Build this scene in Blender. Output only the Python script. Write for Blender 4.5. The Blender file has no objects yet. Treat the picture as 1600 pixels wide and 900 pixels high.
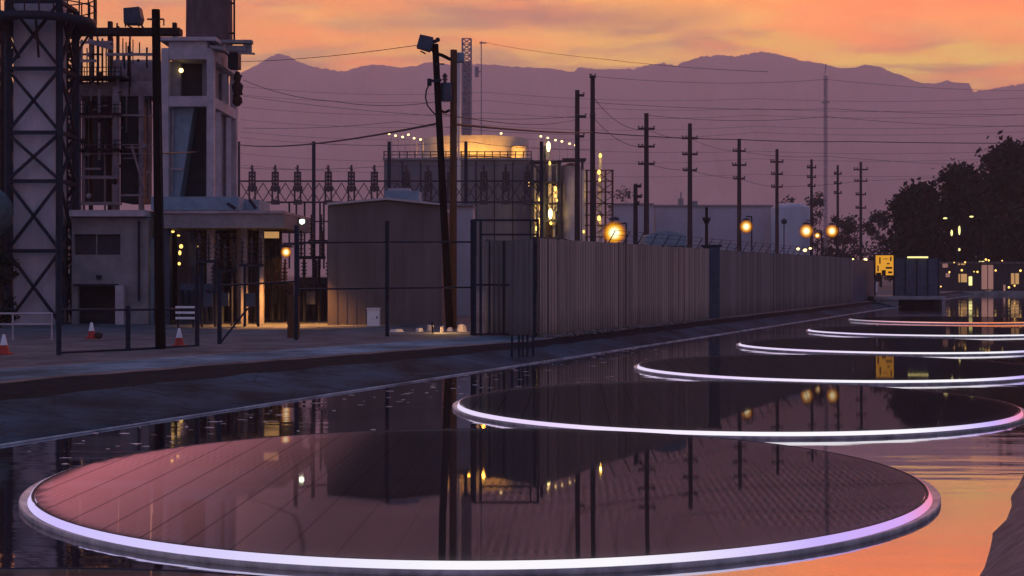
import bpy, math, random
from mathutils import Vector, noise as mnoise

random.seed(7)
sc = bpy.context.scene
COL = sc.collection
R = math.radians

# ------------------------------------------------------------------ camera
F = 2226.0          # focal length in pixels of a 1600 px wide frame
HOR = 428.0         # horizon row in a 900 px high frame
H = 3.01            # eye height above the canal water
G = 0.65            # yard level above the water
cam_d = bpy.data.cameras.new('camera')
cam = bpy.data.objects.new('camera', cam_d); COL.objects.link(cam)
cam.location = (0, 0, H); cam.rotation_euler = (R(90), 0, 0)
cam_d.sensor_width = 36; cam_d.lens = F / 1600 * 36
cam_d.shift_y = -(450 - HOR) / 1600
cam_d.clip_start = 0.1; cam_d.clip_end = 20000
sc.camera = cam

# ------------------------------------------------------------------ world
SUN_EL, SUN_AZ = 30.0, 4.0
w = bpy.data.worlds.new('World'); sc.world = w; w.use_nodes = True
nt = w.node_tree; nt.nodes.clear()
def N(t, kind, **kw):
    n = t.nodes.new(kind)
    for k, v in kw.items(): setattr(n, k, v)
    return n
def L(t, a, b): t.links.new(a, b)
def fmath(t, op, a, b=None, c=None, clamp=False):
    n = N(t, 'ShaderNodeMath', operation=op, use_clamp=clamp)
    for i, v in enumerate((a, b, c)):
        if v is None: continue
        if isinstance(v, (int, float)): n.inputs[i].default_value = v
        else: L(t, v, n.inputs[i])
    return n.outputs[0]
def ramp(t, fac, stops, interp='LINEAR'):
    n = N(t, 'ShaderNodeValToRGB'); n.color_ramp.interpolation = interp
    e = n.color_ramp.elements
    while len(e) < len(stops): e.new(0.5)
    for el, (p, c) in zip(e, stops):
        el.position = p; el.color = (*c, 1) if len(c) == 3 else c
    L(t, fac, n.inputs[0]); return n.outputs[0]
def mixc(t, fac, a, b, blend='MIX'):
    n = N(t, 'ShaderNodeMix', data_type='RGBA', blend_type=blend)
    for s, v in ((0, fac), (6, a), (7, b)):
        if isinstance(v, (int, float)): n.inputs[s].default_value = v
        elif isinstance(v, tuple): n.inputs[s].default_value = (*v, 1)
        else: L(t, v, n.inputs[s])
    return n.outputs[2]

tc = N(nt, 'ShaderNodeTexCoord')
sep = N(nt, 'ShaderNodeSeparateXYZ'); L(nt, tc.outputs['Generated'], sep.inputs[0])
dx, dy, dz = sep.outputs
fy = fmath(nt, 'MAXIMUM', fmath(nt, 'ABSOLUTE', dy), 0.15)
su = fmath(nt, 'DIVIDE', dx, fy); sw = fmath(nt, 'DIVIDE', dz, fy)
def cloud(scale, sx, sy, off, rot, detail=4, rough=.55, dist=.3):
    cx = N(nt, 'ShaderNodeCombineXYZ'); L(nt, su, cx.inputs[0]); L(nt, sw, cx.inputs[1])
    mp = N(nt, 'ShaderNodeMapping'); L(nt, cx.outputs[0], mp.inputs[0])
    mp.inputs['Location'].default_value = off
    mp.inputs['Rotation'].default_value = (0, 0, R(rot))
    mp.inputs['Scale'].default_value = (sx, sy, 1)
    n = N(nt, 'ShaderNodeTexNoise'); L(nt, mp.outputs[0], n.inputs['Vector'])
    n.inputs['Scale'].default_value = scale; n.inputs['Detail'].default_value = detail
    n.inputs['Roughness'].default_value = rough; n.inputs['Distortion'].default_value = dist
    return n.outputs[0]
SKYK = 1.42
# glow above the ridge, turning to dusk violet higher up and behind the camera
front = ramp(nt, sw, [(0.0, (1.4, .60, .09)), (.10, (1.6, .78, .08)), (.135, (1.8, 1.0, .08)), (.165, (1.5, .72, .07)),
                      (.19, (1.5, .58, .07)), (.215, (2.1, .64, .08)), (.26, (1.1, .32, .11)), (.33, (.30, .17, .19)), (.55, (.11, .16, .30))])
lside = ramp(nt, fmath(nt, 'ADD', su, .5), [(.1, (1.0, .82, 1.0)), (.35, (1.0, .84, .95)), (.55, (1, 1, 1)), (.68, (1.06, 1.14, .84)), (.85, (1.10, 1.26, .8))])
front = mixc(nt, 1.0, front, lside, 'MULTIPLY')
c1 = ramp(nt, cloud(6.5, 1.0, 5.5, (2.1, .35, 0), -7, 6), [(.46, (0, 0, 0)), (.56, (1, 1, 1))])
front = mixc(nt, fmath(nt, 'MULTIPLY', c1, .8), front, (.66, .34, .16))
c2 = ramp(nt, cloud(7.5, 1.0, 5.0, (5.3, 1.7, 0), 9), [(.47, (0, 0, 0)), (.63, (1, 1, 1))])
front = mixc(nt, fmath(nt, 'MULTIPLY', c2, .75), front, (2.0, .54, .06))
c3 = ramp(nt, cloud(14, 1.0, 4.0, (1.3, .7, 0), -12, 6), [(.45, (0, 0, 0)), (.7, (1, 1, 1))])
front = mixc(nt, fmath(nt, 'MULTIPLY', c3, .5), front, (1.9, 1.0, .14))
# bright orange bank of cloud up and right of the peak
bank = fmath(nt, 'MULTIPLY', fmath(nt, 'SMOOTH_MIN', 1.0, fmath(nt, 'MULTIPLY', fmath(nt, 'SUBTRACT', su, .10), 7.0, clamp=True), .2),
             fmath(nt, 'MULTIPLY', fmath(nt, 'SUBTRACT', fmath(nt, 'ADD', sw, fmath(nt, 'MULTIPLY', cloud(9, 1, 3.5, (3, 2, 0), -8), .07)), .192), 28.0, clamp=True))
front = mixc(nt, fmath(nt, 'MULTIPLY', bank, .85), front, (2.3, .46, .04))
# mauve smear of cloud high in the middle
wob = fmath(nt, 'MULTIPLY', fmath(nt, 'SUBTRACT', cloud(7, 1, 4, (6, 3, 0), 6), .5), .05)
hor = fmath(nt, 'SUBTRACT', 1.0, fmath(nt, 'MULTIPLY', fmath(nt, 'ABSOLUTE', fmath(nt, 'SUBTRACT', su, .02)), 7.0), clamp=True)
ver = fmath(nt, 'SUBTRACT', 1.0, fmath(nt, 'MULTIPLY', fmath(nt, 'ABSOLUTE', fmath(nt, 'SUBTRACT', fmath(nt, 'ADD', sw, wob), .178)), 75.0), clamp=True)
front = mixc(nt, fmath(nt, 'MULTIPLY', fmath(nt, 'MULTIPLY', fmath(nt, 'SQRT', hor), ver), .9), front, (.62, .29, .14))
# facing weight: 1 towards the afterglow, 0 behind the camera
face = N(nt, 'ShaderNodeMapRange'); face.interpolation_type = 'SMOOTHSTEP'
L(nt, dy, face.inputs[0]); face.inputs[1].default_value = 0.45; face.inputs[2].default_value = .8
back = ramp(nt, dz, [(0.0, (.18, .165, .30)), (.25, (.105, .165, .34)), (1.0, (.065, .155, .38))])
skyc = mixc(nt, face.outputs[0], back, front)
bg = N(nt, 'ShaderNodeBackground'); L(nt, skyc, bg.inputs[0]); bg.inputs[1].default_value = SKYK
sky = N(nt, 'ShaderNodeTexSky', sky_type='NISHITA'); sky.sun_disc = False
sky.sun_elevation = R(1.0); sky.sun_rotation = R(SUN_AZ); sky.dust_density = 2
bg2 = N(nt, 'ShaderNodeBackground'); L(nt, sky.outputs[0], bg2.inputs[0]); bg2.inputs[1].default_value = .008
ad = N(nt, 'ShaderNodeAddShader'); L(nt, bg.outputs[0], ad.inputs[0]); L(nt, bg2.outputs[0], ad.inputs[1])
wo = N(nt, 'ShaderNodeOutputWorld'); L(nt, ad.outputs[0], wo.inputs[0])

# sun: the last soft afterglow just over the ridge
sd = bpy.data.lights.new('sun', 'SUN'); sd.energy = .35; sd.angle = R(25); sd.color = (1, .56, .60)
so = bpy.data.objects.new('sun', sd); COL.objects.link(so)
so.rotation_euler = Vector((-math.sin(R(SUN_AZ)) * math.cos(R(SUN_EL)), -math.cos(R(SUN_AZ)) * math.cos(R(SUN_EL)), -math.sin(R(SUN_EL)))).to_track_quat('-Z', 'Y').to_euler()

vs = sc.view_settings
vs.view_transform = 'Standard'; vs.look = 'None'; vs.exposure = .1; vs.gamma = 1; vs.use_curve_mapping = False
sc.render.engine = 'CYCLES'
cy = sc.cycles
cy.use_denoising = True
cy.max_bounces = 8; cy.glossy_bounces = 4; cy.diffuse_bounces = 2; cy.transmission_bounces = 4; cy.volume_bounces = 3
cy.sample_clamp_indirect = 3

# ------------------------------------------------------------------ materials
def mat(name, c, rough=.8, metal=0, var=.25, scale=3.0, stretch=(1, 1, 1), bump=0, c2=None, spec=.3):
    m = bpy.data.materials.new(name); m.use_nodes = True
    t = m.node_tree; b = t.nodes['Principled BSDF']
    b.inputs['Roughness'].default_value = rough; b.inputs['Metallic'].default_value = metal
    b.inputs['Specular IOR Level'].default_value = spec
    co = N(t, 'ShaderNodeTexCoord'); mp = N(t, 'ShaderNodeMapping'); L(t, co.outputs['Object'], mp.inputs[0])
    mp.inputs['Scale'].default_value = stretch
    n = N(t, 'ShaderNodeTexNoise'); L(t, mp.outputs[0], n.inputs['Vector'])
    n.inputs['Scale'].default_value = scale; n.inputs['Detail'].default_value = 5; n.inputs['Roughness'].default_value = .65
    lo = c2 if c2 else tuple(v * (1 - var) for v in c); hi = c if c2 else tuple(min(1, v * (1 + var)) for v in c)
    L(t, ramp(t, n.outputs[0], [(.35, lo), (.65, hi)]), b.inputs['Base Color'])
    if bump:
        bp = N(t, 'ShaderNodeBump'); bp.inputs['Strength'].default_value = bump; bp.inputs['Distance'].default_value = .05
        L(t, n.outputs[0], bp.inputs['Height']); L(t, bp.outputs[0], b.inputs['Normal'])
    return m
def emit(name, c, s):
    m = bpy.data.materials.new(name); m.use_nodes = True
    b = m.node_tree.nodes['Principled BSDF']; b.inputs['Base Color'].default_value = (*[min(1, v * .5) for v in c], 1)
    b.inputs['Emission Color'].default_value = (*c, 1); b.inputs['Emission Strength'].default_value = s
    return m
M = dict(
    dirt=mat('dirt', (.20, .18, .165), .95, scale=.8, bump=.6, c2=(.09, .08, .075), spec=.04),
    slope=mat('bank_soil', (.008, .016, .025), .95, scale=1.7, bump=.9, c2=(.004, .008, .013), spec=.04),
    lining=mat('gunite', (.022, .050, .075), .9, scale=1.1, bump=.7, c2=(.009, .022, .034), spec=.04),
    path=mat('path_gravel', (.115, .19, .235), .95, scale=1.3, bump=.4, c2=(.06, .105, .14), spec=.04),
    yard=mat('yard_gravel', (.13, .14, .15), .95, scale=.7, bump=.4, c2=(.06, .065, .07), spec=.04),
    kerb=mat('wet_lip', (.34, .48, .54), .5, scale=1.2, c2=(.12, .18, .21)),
    rock=mat('rock_lining', (.14, .13, .135), .9, scale=3, bump=.9, c2=(.06, .055, .06)),
    hill=mat('desert_hill', (.40, .27, .24), 1, scale=.012, c2=(.24, .16, .14), spec=0),
    duct=mat('stack_paint', (.56, .50, .51), .6, scale=1.2, var=.14, stretch=(1, 1, .3)),
    frame=mat('dark_steel', (.022, .027, .042), .7, scale=3, spec=.15),
    rust=mat('rusted_steel', (.045, .027, .025), .8, scale=3, spec=.15),
    conc=mat('pale_concrete', (.44, .39, .40), .85, scale=1.4, var=.18),
    concd=mat('grey_concrete', (.24, .225, .225), .85, scale=1.2, var=.2),
    mauve=mat('aged_lagging', (.36, .29, .30), .8, scale=1.5, var=.25),
    dark=mat('dark_panel', (.035, .035, .045), .7, scale=2),
    chim=mat('chimney_brick', (.13, .085, .085), .9, scale=2, var=.25, stretch=(1, 1, .4)),
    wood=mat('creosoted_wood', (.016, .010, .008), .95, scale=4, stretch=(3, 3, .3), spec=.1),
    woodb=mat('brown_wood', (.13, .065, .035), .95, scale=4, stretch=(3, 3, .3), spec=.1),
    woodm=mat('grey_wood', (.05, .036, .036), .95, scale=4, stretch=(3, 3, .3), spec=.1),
    shed=mat('shed_siding', (.135, .115, .115), .8, scale=.5, var=.22, stretch=(1.5, 1.5, .25), spec=.1), block=mat('block_cladding', (.15, .15, .165), .8, scale=.3, var=.2, stretch=(1, 1, .3), spec=.1),
    tealp=mat('pale_blue_paint', (.20, .28, .33), .6, scale=2, var=.15),
    blue=mat('blue_paint', (.05, .066, .095), .6, scale=2),
    pale=mat('pale_siding', (.42, .40, .42), .75, scale=.5, var=.1, stretch=(1, 1, .3)),
    collar=mat('float_rubber', (.46, .41, .36), .7, scale=3, var=.35),
    teald=mat('dark_teal_paint', (.07, .105, .115), .7, scale=2, var=.3),
    white=mat('white_paint', (.78, .78, .76), .6, scale=4, var=.08),
    red=mat('cone_red', (.42, .05, .03), .7, scale=4),
    wire=mat('wire', (.02, .018, .02), .7),
    ins=mat('porcelain', (.06, .045, .05), .4),
    conctan=mat('tank_paint', (.55, .48, .40), .7, scale=.6, var=.12),
    bark=mat('bark', (.05, .04, .035), .95, scale=5),
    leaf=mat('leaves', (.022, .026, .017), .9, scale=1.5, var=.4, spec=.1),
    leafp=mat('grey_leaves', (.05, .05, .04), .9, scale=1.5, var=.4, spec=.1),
    foam=mat('foam', (.75, .75, .75), .8),
)
E = dict(
    sodium=emit('sodium_lamp', (1, .40, .02), 1.6), sodium2=emit('sodium_lamp_far', (1, .38, .03), 1.3),
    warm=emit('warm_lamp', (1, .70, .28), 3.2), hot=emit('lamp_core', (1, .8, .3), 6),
    green=emit('mercury_lamp', (.85, 1, .72), 6), box=emit('lit_sign', (1, .44, .03), .62), proc=emit('process_lamp', (1, .60, .14), 2.0),
    dim=emit('lit_window', (1, .55, .2), .4), pink=emit('lit_panel', (.9, .45, .35), .22), lime=emit('street_lamp_glass', (.9, .8, .3), 1.4),
)

def halo_mat(name, edge, core, s):  # lamp halo drawn as a glowing ball, bright middle and see-through edge
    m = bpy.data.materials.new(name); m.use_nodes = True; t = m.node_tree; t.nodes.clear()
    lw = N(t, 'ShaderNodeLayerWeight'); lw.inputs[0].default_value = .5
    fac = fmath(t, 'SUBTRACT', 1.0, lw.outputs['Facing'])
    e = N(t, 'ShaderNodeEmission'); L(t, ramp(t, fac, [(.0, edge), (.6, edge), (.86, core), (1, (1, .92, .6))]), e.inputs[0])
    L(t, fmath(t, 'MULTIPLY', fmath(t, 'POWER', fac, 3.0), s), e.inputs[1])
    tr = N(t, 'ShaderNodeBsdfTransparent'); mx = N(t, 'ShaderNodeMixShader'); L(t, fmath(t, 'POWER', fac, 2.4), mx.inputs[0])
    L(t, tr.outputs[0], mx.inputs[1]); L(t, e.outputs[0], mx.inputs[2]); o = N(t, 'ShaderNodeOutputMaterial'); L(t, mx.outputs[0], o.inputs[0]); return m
E['sodium'] = halo_mat('sodium_halo', (1, .24, .0), (1, .46, .01), 1.7)
E['sodium2'] = halo_mat('sodium_halo_far', (1, .22, .0), (1, .44, .02), 1.5)

# ------------------------------------------------------------------ geometry helpers
def P(px, py, Y): return Vector(((px - 800) / F * Y, Y, H + (HOR - py) / F * Y))
def X(px, Y): return (px - 800) / F * Y
def Z(py, Y): return H + (HOR - py) / F * Y
def Yg(py): return F * (H - G) / (py - HOR)
ORIG = {}
class MB:
    def __init__(s): s.v = []; s.f = []; s.sm = []
    def add(s, vs, fs, smooth=False):
        o = len(s.v); s.v += [Vector(p) for p in vs]; s.f += [tuple(i + o for i in f) for f in fs]; s.sm += [smooth] * len(fs)
        return s
    def box(s, x0, x1, y0, y1, z0, z1):
        return s.add([(x0, y0, z0), (x1, y0, z0), (x1, y1, z0), (x0, y1, z0), (x0, y0, z1), (x1, y0, z1), (x1, y1, z1), (x0, y1, z1)],
                     [(0, 3, 2, 1), (4, 5, 6, 7), (0, 1, 5, 4), (1, 2, 6, 5), (2, 3, 7, 6), (3, 0, 4, 7)])
    def boxp(s, x0, x1, y0, y1, Y, d):      # pixel-measured front face at depth Y, d metres deep; y1 None: down to the yard
        z0 = G - .05 if y1 is None else Z(y1, Y)
        return s.box(X(x0, Y), X(x1, Y), Y, Y + d, z0, Z(y0, Y))
    def tube(s, p, q, r, r2=None, n=8):
        p, q = Vector(p), Vector(q); d = q - p
        if d.length < 1e-6: return s
        d.normalize(); a = d.orthogonal() if abs(d.z) > .99 else d.cross(Vector((0, 0, 1)))
        a.normalize(); b = d.cross(a); r2 = r if r2 is None else r2
        off = math.pi / 4 if n == 4 else 0
        vs = [c + (a * math.cos(k * 2 * math.pi / n + off) + b * math.sin(k * 2 * math.pi / n + off)) * rr for c, rr in ((p, r), (q, r2)) for k in range(n)]
        fs = [(k, (k + 1) % n, (k + 1) % n + n, k + n) for k in range(n)]
        s.add(vs, fs, n > 5); s.add(vs[:n], [tuple(reversed(range(n)))]); s.add(vs[n:], [tuple(range(n))]); return s
    def bar(s, p, q, w): return s.tube(p, q, w * .7071, n=4)
    def barp(s, x0, y0, x1, y1, Y, wpx): return s.bar(P(x0, y0, Y), P(x1, y1, Y), wpx / F * Y)
    def path(s, pts, r, n=6):
        for a, b in zip(pts[:-1], pts[1:]): s.tube(a, b, r, n=n)
        return s
    def lathe(s, c, prof, n=32, a0=0, a1=2 * math.pi, smooth=True):
        c = Vector(c); full = abs(a1 - a0 - 2 * math.pi) < 1e-6; m = n if full else n + 1
        vs = [c + Vector((r * math.cos(a0 + (a1 - a0) * k / n), r * math.sin(a0 + (a1 - a0) * k / n), z)) for r, z in prof for k in range(m)]
        fs = []
        for j in range(len(prof) - 1):
            for k in range(n):
                k2 = (k + 1) % m
                fs.append((j * m + k, j * m + k2, (j + 1) * m + k2, (j + 1) * m + k))
        return s.add(vs, fs, smooth)
    def cyl(s, c, r, z0, z1, n=32, r2=None):
        r2 = r if r2 is None else r2
        return s.tube((c[0], c[1], z0), (c[0], c[1], z1), r, r2, n)
    def ball(s, c, r, n=12, sz=1):
        prof = [(r * math.sin(math.pi * k / 8) + 1e-5, -r * sz * math.cos(math.pi * k / 8)) for k in range(9)]
        return s.lathe(c, prof, n)
    def prism(s, pts, y0, y1):              # outline in x,z pushed from y0 to y1
        n = len(pts)
        return s.add([(x, y0, z) for x, z in pts] + [(x, y1, z) for x, z in pts],
                     [tuple(range(n)), tuple(reversed(range(n, 2 * n)))] + [(k, k + n, (k + 1) % n + n, (k + 1) % n) for k in range(n)])
    def build(s, name, m, parent=None, loc=None):
        o0 = ORIG[parent.name] if parent else Vector(loc if loc else (0, 0, 0))
        me = bpy.data.meshes.new(name); me.from_pydata([v - o0 for v in s.v], [], s.f)
        me.polygons.foreach_set('use_smooth', s.sm); me.materials.append(m); me.update()
        import bmesh
        bm = bmesh.new(); bm.from_mesh(me); bmesh.ops.recalc_face_normals(bm, faces=bm.faces); bm.to_mesh(me); bm.free()
        o = bpy.data.objects.new(name, me); COL.objects.link(o)
        if parent: o.parent = parent
        else: o.location = o0
        ORIG[o.name] = o0
        return o
def tag(o, label, cat, group=None):
    o['label'] = label; o['category'] = cat
    if group: o['group'] = group
    return o
def thing(name, label, cat, loc, group=None):
    o = bpy.data.objects.new(name, None); COL.objects.link(o); o.location = loc; o.empty_display_size = .3
    ORIG[o.name] = Vector(loc); return tag(o, label, cat, group)
def struct(o, kind='structure'): o['kind'] = kind; return o
def kids(o): return [c for c in bpy.data.objects if c.parent == o]
def copy_tree(o, delta, parent=None):
    c = o.copy(); COL.objects.link(c); c.parent = parent
    if parent is None: c.location = o.location + Vector(delta)
    ORIG[c.name] = ORIG[o.name] + Vector(delta)
    for ch in kids(o): copy_tree(ch, delta, c)
    return c
def light(name, loc, watts, col, r=.15, parent=None, cone=0):
    d = bpy.data.lights.new(name, 'POINT'); d.energy = watts; d.color = col; d.shadow_soft_size = r
    if cone: d.type = 'SPOT'; d = bpy.data.lights[d.name]; d.spot_size = R(cone); d.spot_blend = .6
    o = bpy.data.objects.new(name, d); COL.objects.link(o)
    if parent: o.parent = parent; o.location = Vector(loc) - ORIG[parent.name]
    else: o.location = loc
    return o

# canal coordinates: s along, v to the right of the left waterline
A0 = Vector((-8.53, 23.75, 0)); UD = Vector((.387, .922, 0)).normalized(); VD = Vector((UD.y, -UD.x, 0))
def C(s, v, z=0): return A0 + UD * s + VD * v + Vector((0, 0, z))
CW = 15.72; S_END = 186.0
def bw(s):                                   # width of the left bank slope
    return 5.2 + (1.9 - 5.2) * min(1, max(0, (s - 8) / 20.0))
def nz(x, y, z=0, sc_=1): return mnoise.noise(Vector((x * sc_, y * sc_, z * sc_)))

# ------------------------------------------------------------------ ground, banks, water, hills
def build_ground():
    ss = [-600, -300, -120, -60] + [-40 + i * 1.0 for i in range(115)] + [76 + i * 4 for i in range(27)] + [183, S_END, S_END + 1.5, S_END + 4, 230, 300, 500, 900, 1800, 3500, 6000]
    rows = []
    for s in ss:
        b = bw(s); end = s > S_END
        cols = [(-4200, G), (-1800, G), (-700, G), (-300, G), (-150, G), (-90, G), (-60, G), (-40, G), (-28, G), (-18, G), (-b - 3.6, G), (-b - .1, G)]
        nL = 9
        for k in range(nL + 1):
            t = k / nL; v = -b * (1 - t)
            z = .155 + (G - .155) * (1 - t) ** 1.15
            if k == 0: z = G - .02
            cols.append((v, z))
        cols += [(.10, -.06), (1.8, -1.6), (CW - 1.6, -1.6), (CW - .12, -.08)]
        for k in range(9):
            t = k / 8; cols.append((CW + 1.7 * t, -.02 + 1.25 * t ** .9))
        cols += [(CW + 2.6, 1.3), (CW + 6, 1.3), (CW + 14, 1.2), (CW + 40, .8), (120, G), (400, G), (1500, G), (4200, G)]
        row = []
        for i, (v, z) in enumerate(cols):
            if end: z = G
            elif 12 <= i <= 21:
                z += nz(s * .7, v * .9, 1) * .05 * (1 if i > 12 else .3) + nz(s * 2.3, v * 2.3, 4) * .022
            elif i >= 26 and -60 < s < 120 and i < 37:
                z += nz(s * 1.1, v * 1.4, 9) * .10 + nz(s * 3, v * 3, 2) * .05
            row.append(C(s, v, z))
        rows.append(row)
    n = len(rows[0]); mb = MB()
    me = bpy.data.meshes.new('ground')
    vs = [p for r in rows for p in r]; fs = []; mi = []
    for j in range(len(rows) - 1):
        for i in range(n - 1):
            fs.append((j * n + i, j * n + i + 1, (j + 1) * n + i + 1, (j + 1) * n + i))
            end = ss[j] >= S_END
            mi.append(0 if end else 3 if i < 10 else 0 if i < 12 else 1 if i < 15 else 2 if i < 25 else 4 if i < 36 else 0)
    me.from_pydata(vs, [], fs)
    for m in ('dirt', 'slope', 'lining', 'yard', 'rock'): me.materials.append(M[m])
    me.polygons.foreach_set('material_index', mi); me.polygons.foreach_set('use_smooth', [True] * len(fs)); me.update()
    o = bpy.data.objects.new('ground', me); COL.objects.link(o); struct(o)
build_ground()

def strip(name, m, v0, v1, z, ss):
    mb = MB(); pts = []
    for s in ss: pts += [C(s, v0(s), z), C(s, v1(s), z)]
    mb.add(pts, [(2 * k, 2 * k + 1, 2 * k + 3, 2 * k + 2) for k in range(len(ss) - 1)])
    return struct(mb.build(name, m))
strip('path', M['path'], lambda s: -bw(s) - 3.3 + .25 * nz(s * .4, 3), lambda s: -bw(s) - .25 + .12 * nz(s * .9, 8), G + .004, [-70 + 1.5 * k for k in range(68)])
mb = MB()
for k in range(150):
    s = -60 + 1.6 * k
    a, b = C(s, .02, .16), C(s + 1.6, .02, .16)
    mb.bar(a, b, .030 + .012 * nz(s, 2))
struct(mb.build('canal_kerb', M['kerb']))

def water_mat():
    m = bpy.data.materials.new('canal_water'); m.use_nodes = True; t = m.node_tree; t.nodes.clear()
    g = N(t, 'ShaderNodeBsdfGlossy'); g.inputs['Color'].default_value = (.90, .88, .90, 1); g.inputs['Roughness'].default_value = .045
    d = N(t, 'ShaderNodeBsdfDiffuse'); d.inputs['Color'].default_value = (.02, .022, .03, 1)
    mx = N(t, 'ShaderNodeMixShader'); lw = N(t, 'ShaderNodeFresnel'); lw.inputs[0].default_value = 1.9
    fc = fmath(t, 'ADD', fmath(t, 'MULTIPLY', lw.outputs[0], .6), .5, clamp=True)
    L(t, fc, mx.inputs[0]); L(t, d.outputs[0], mx.inputs[1]); L(t, g.outputs[0], mx.inputs[2])
    co = N(t, 'ShaderNodeTexCoord'); mp = N(t, 'ShaderNodeMapping'); L(t, co.outputs['Object'], mp.inputs[0])
    mp.inputs['Scale'].default_value = (.35, 1.5, 1); mp.inputs['Rotation'].default_value = (0, 0, R(8))
    n = N(t, 'ShaderNodeTexNoise'); L(t, mp.outputs[0], n.inputs['Vector']); n.inputs['Scale'].default_value = .9; n.inputs['Detail'].default_value = 3
    n2 = N(t, 'ShaderNodeTexNoise'); L(t, mp.outputs[0], n2.inputs['Vector']); n2.inputs['Scale'].default_value = .12; n2.inputs['Detail'].default_value = 1
    hgt = fmath(t, 'MULTIPLY', n.outputs[0], ramp(t, n2.outputs[0], [(.4, (.15, .15, .15)), (.62, (1, 1, 1))]))
    bp = N(t, 'ShaderNodeBump'); bp.inputs['Strength'].default_value = .22; bp.inputs['Distance'].default_value = .05
    L(t, hgt, bp.inputs['Height']); L(t, bp.outputs[0], g.inputs['Normal'])
    o = N(t, 'ShaderNodeOutputMaterial'); L(t, mx.outputs[0], o.inputs[0]); return m
mb = MB(); mb.add([C(-200, -2.6, .14), C(-200, CW + 1.0, .14), C(S_END + 3, CW + 1.0, .14), C(S_END + 3, -2.6, .14)], [(0, 1, 2, 3)])
struct(mb.build('water', water_mat()))

RIDGE = [(-700, 150), (-400, 120), (-100, 150), (0, 138), (150, 146), (250, 138), (330, 140), (370, 126), (395, 106), (420, 89), (435, 84), (450, 88), (475, 100), (505, 108), (540, 112), (565, 103), (590, 100),
         (620, 105), (650, 103), (670, 96), (700, 101), (745, 100), (775, 101), (800, 104), (835, 106), (860, 107), (895, 112), (905, 106), (925, 107), (950, 108), (990, 107), (1015, 101), (1035, 98),
         (1055, 102), (1075, 95), (1095, 88), (1130, 86), (1150, 88), (1175, 83), (1190, 80), (1215, 85), (1245, 92), (1270, 97), (1300, 103), (1325, 110), (1350, 101), (1375, 104), (1400, 115),
         (1440, 130), (1470, 143), (1495, 149), (1520, 144), (1560, 137), (1600, 130), (1680, 120), (1800, 150), (2100, 130), (2500, 170)]
def ridge_at(x):
    for (a, ya), (b, yb) in zip(RIDGE[:-1], RIDGE[1:]):
        if a <= x <= b: return ya + (yb - ya) * (x - a) / (b - a)
    return 150
def build_hills():
    YR = 5000.0; n = 900; rows = [(3700, 0), (3900, .10), (4100, .24), (4300, .40), (4480, .55), (4650, .72), (4800, .85), (4920, .95), (5000, 1), (5150, .93), (5450, .6), (5900, 0)]
    me = bpy.data.meshes.new('hills'); vs = []; fs = []
    for Y, t in rows:
        for k in range(n):
            px = -700 + 3200 * k / (n - 1)
            y = ridge_at(px) + 1.2 * nz(px * .05, 13) + 1.4 * nz(px * .15, 17) + 2.4 * nz(px * .37, 5) + 1.5 * nz(px * .9, 2)
            zr = (H + (HOR - y) / F * YR) - G
            sp = (nz(px * .012, Y * .0010, 3) * .34 + nz(px * .03, Y * .0022, 6) * .22 + nz(px * .08, Y * .004, 8) * .10) * 4 * t * (1 - t)
            vs.append((X(px, YR), Y, G - 2 + zr * max(0, min(t + sp, 1.0)) + (2 if t == 1 else 0)))
    for j in range(len(rows) - 1):
        for k in range(n - 1): fs.append((j * n + k, j * n + k + 1, (j + 1) * n + k + 1, (j + 1) * n + k))
    me.from_pydata(vs, [], fs); me.materials.append(M['hill']); me.polygons.foreach_set('use_smooth', [True] * len(fs)); me.update()
    o = bpy.data.objects.new('hills', me); COL.objects.link(o); struct(o)
build_hills()

# air between here and the hills
mb = MB(); mb.box(-4300, 6400, -2300, 7300, -4, 815)
hz = mb.build('haze', None) if False else None
me = bpy.data.meshes.new('haze'); me.from_pydata(mb.v, [], mb.f); me.update()
hz = bpy.data.objects.new('haze', me); COL.objects.link(hz); struct(hz, 'stuff'); hz.display_type = 'WIRE'
hm = bpy.data.materials.new('haze_air'); hm.use_nodes = True; t = hm.node_tree; t.nodes.clear()
pv = N(t, 'ShaderNodeVolumePrincipled'); pv.inputs['Color'].default_value = (1.0, .775, .70, 1); pv.inputs['Anisotropy'].default_value = 0.0; pv.inputs['Density'].default_value = 2.9e-4
ho = N(t, 'ShaderNodeOutputMaterial'); L(t, pv.outputs[0], ho.inputs['Volume']); me.materials.append(hm)

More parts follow.
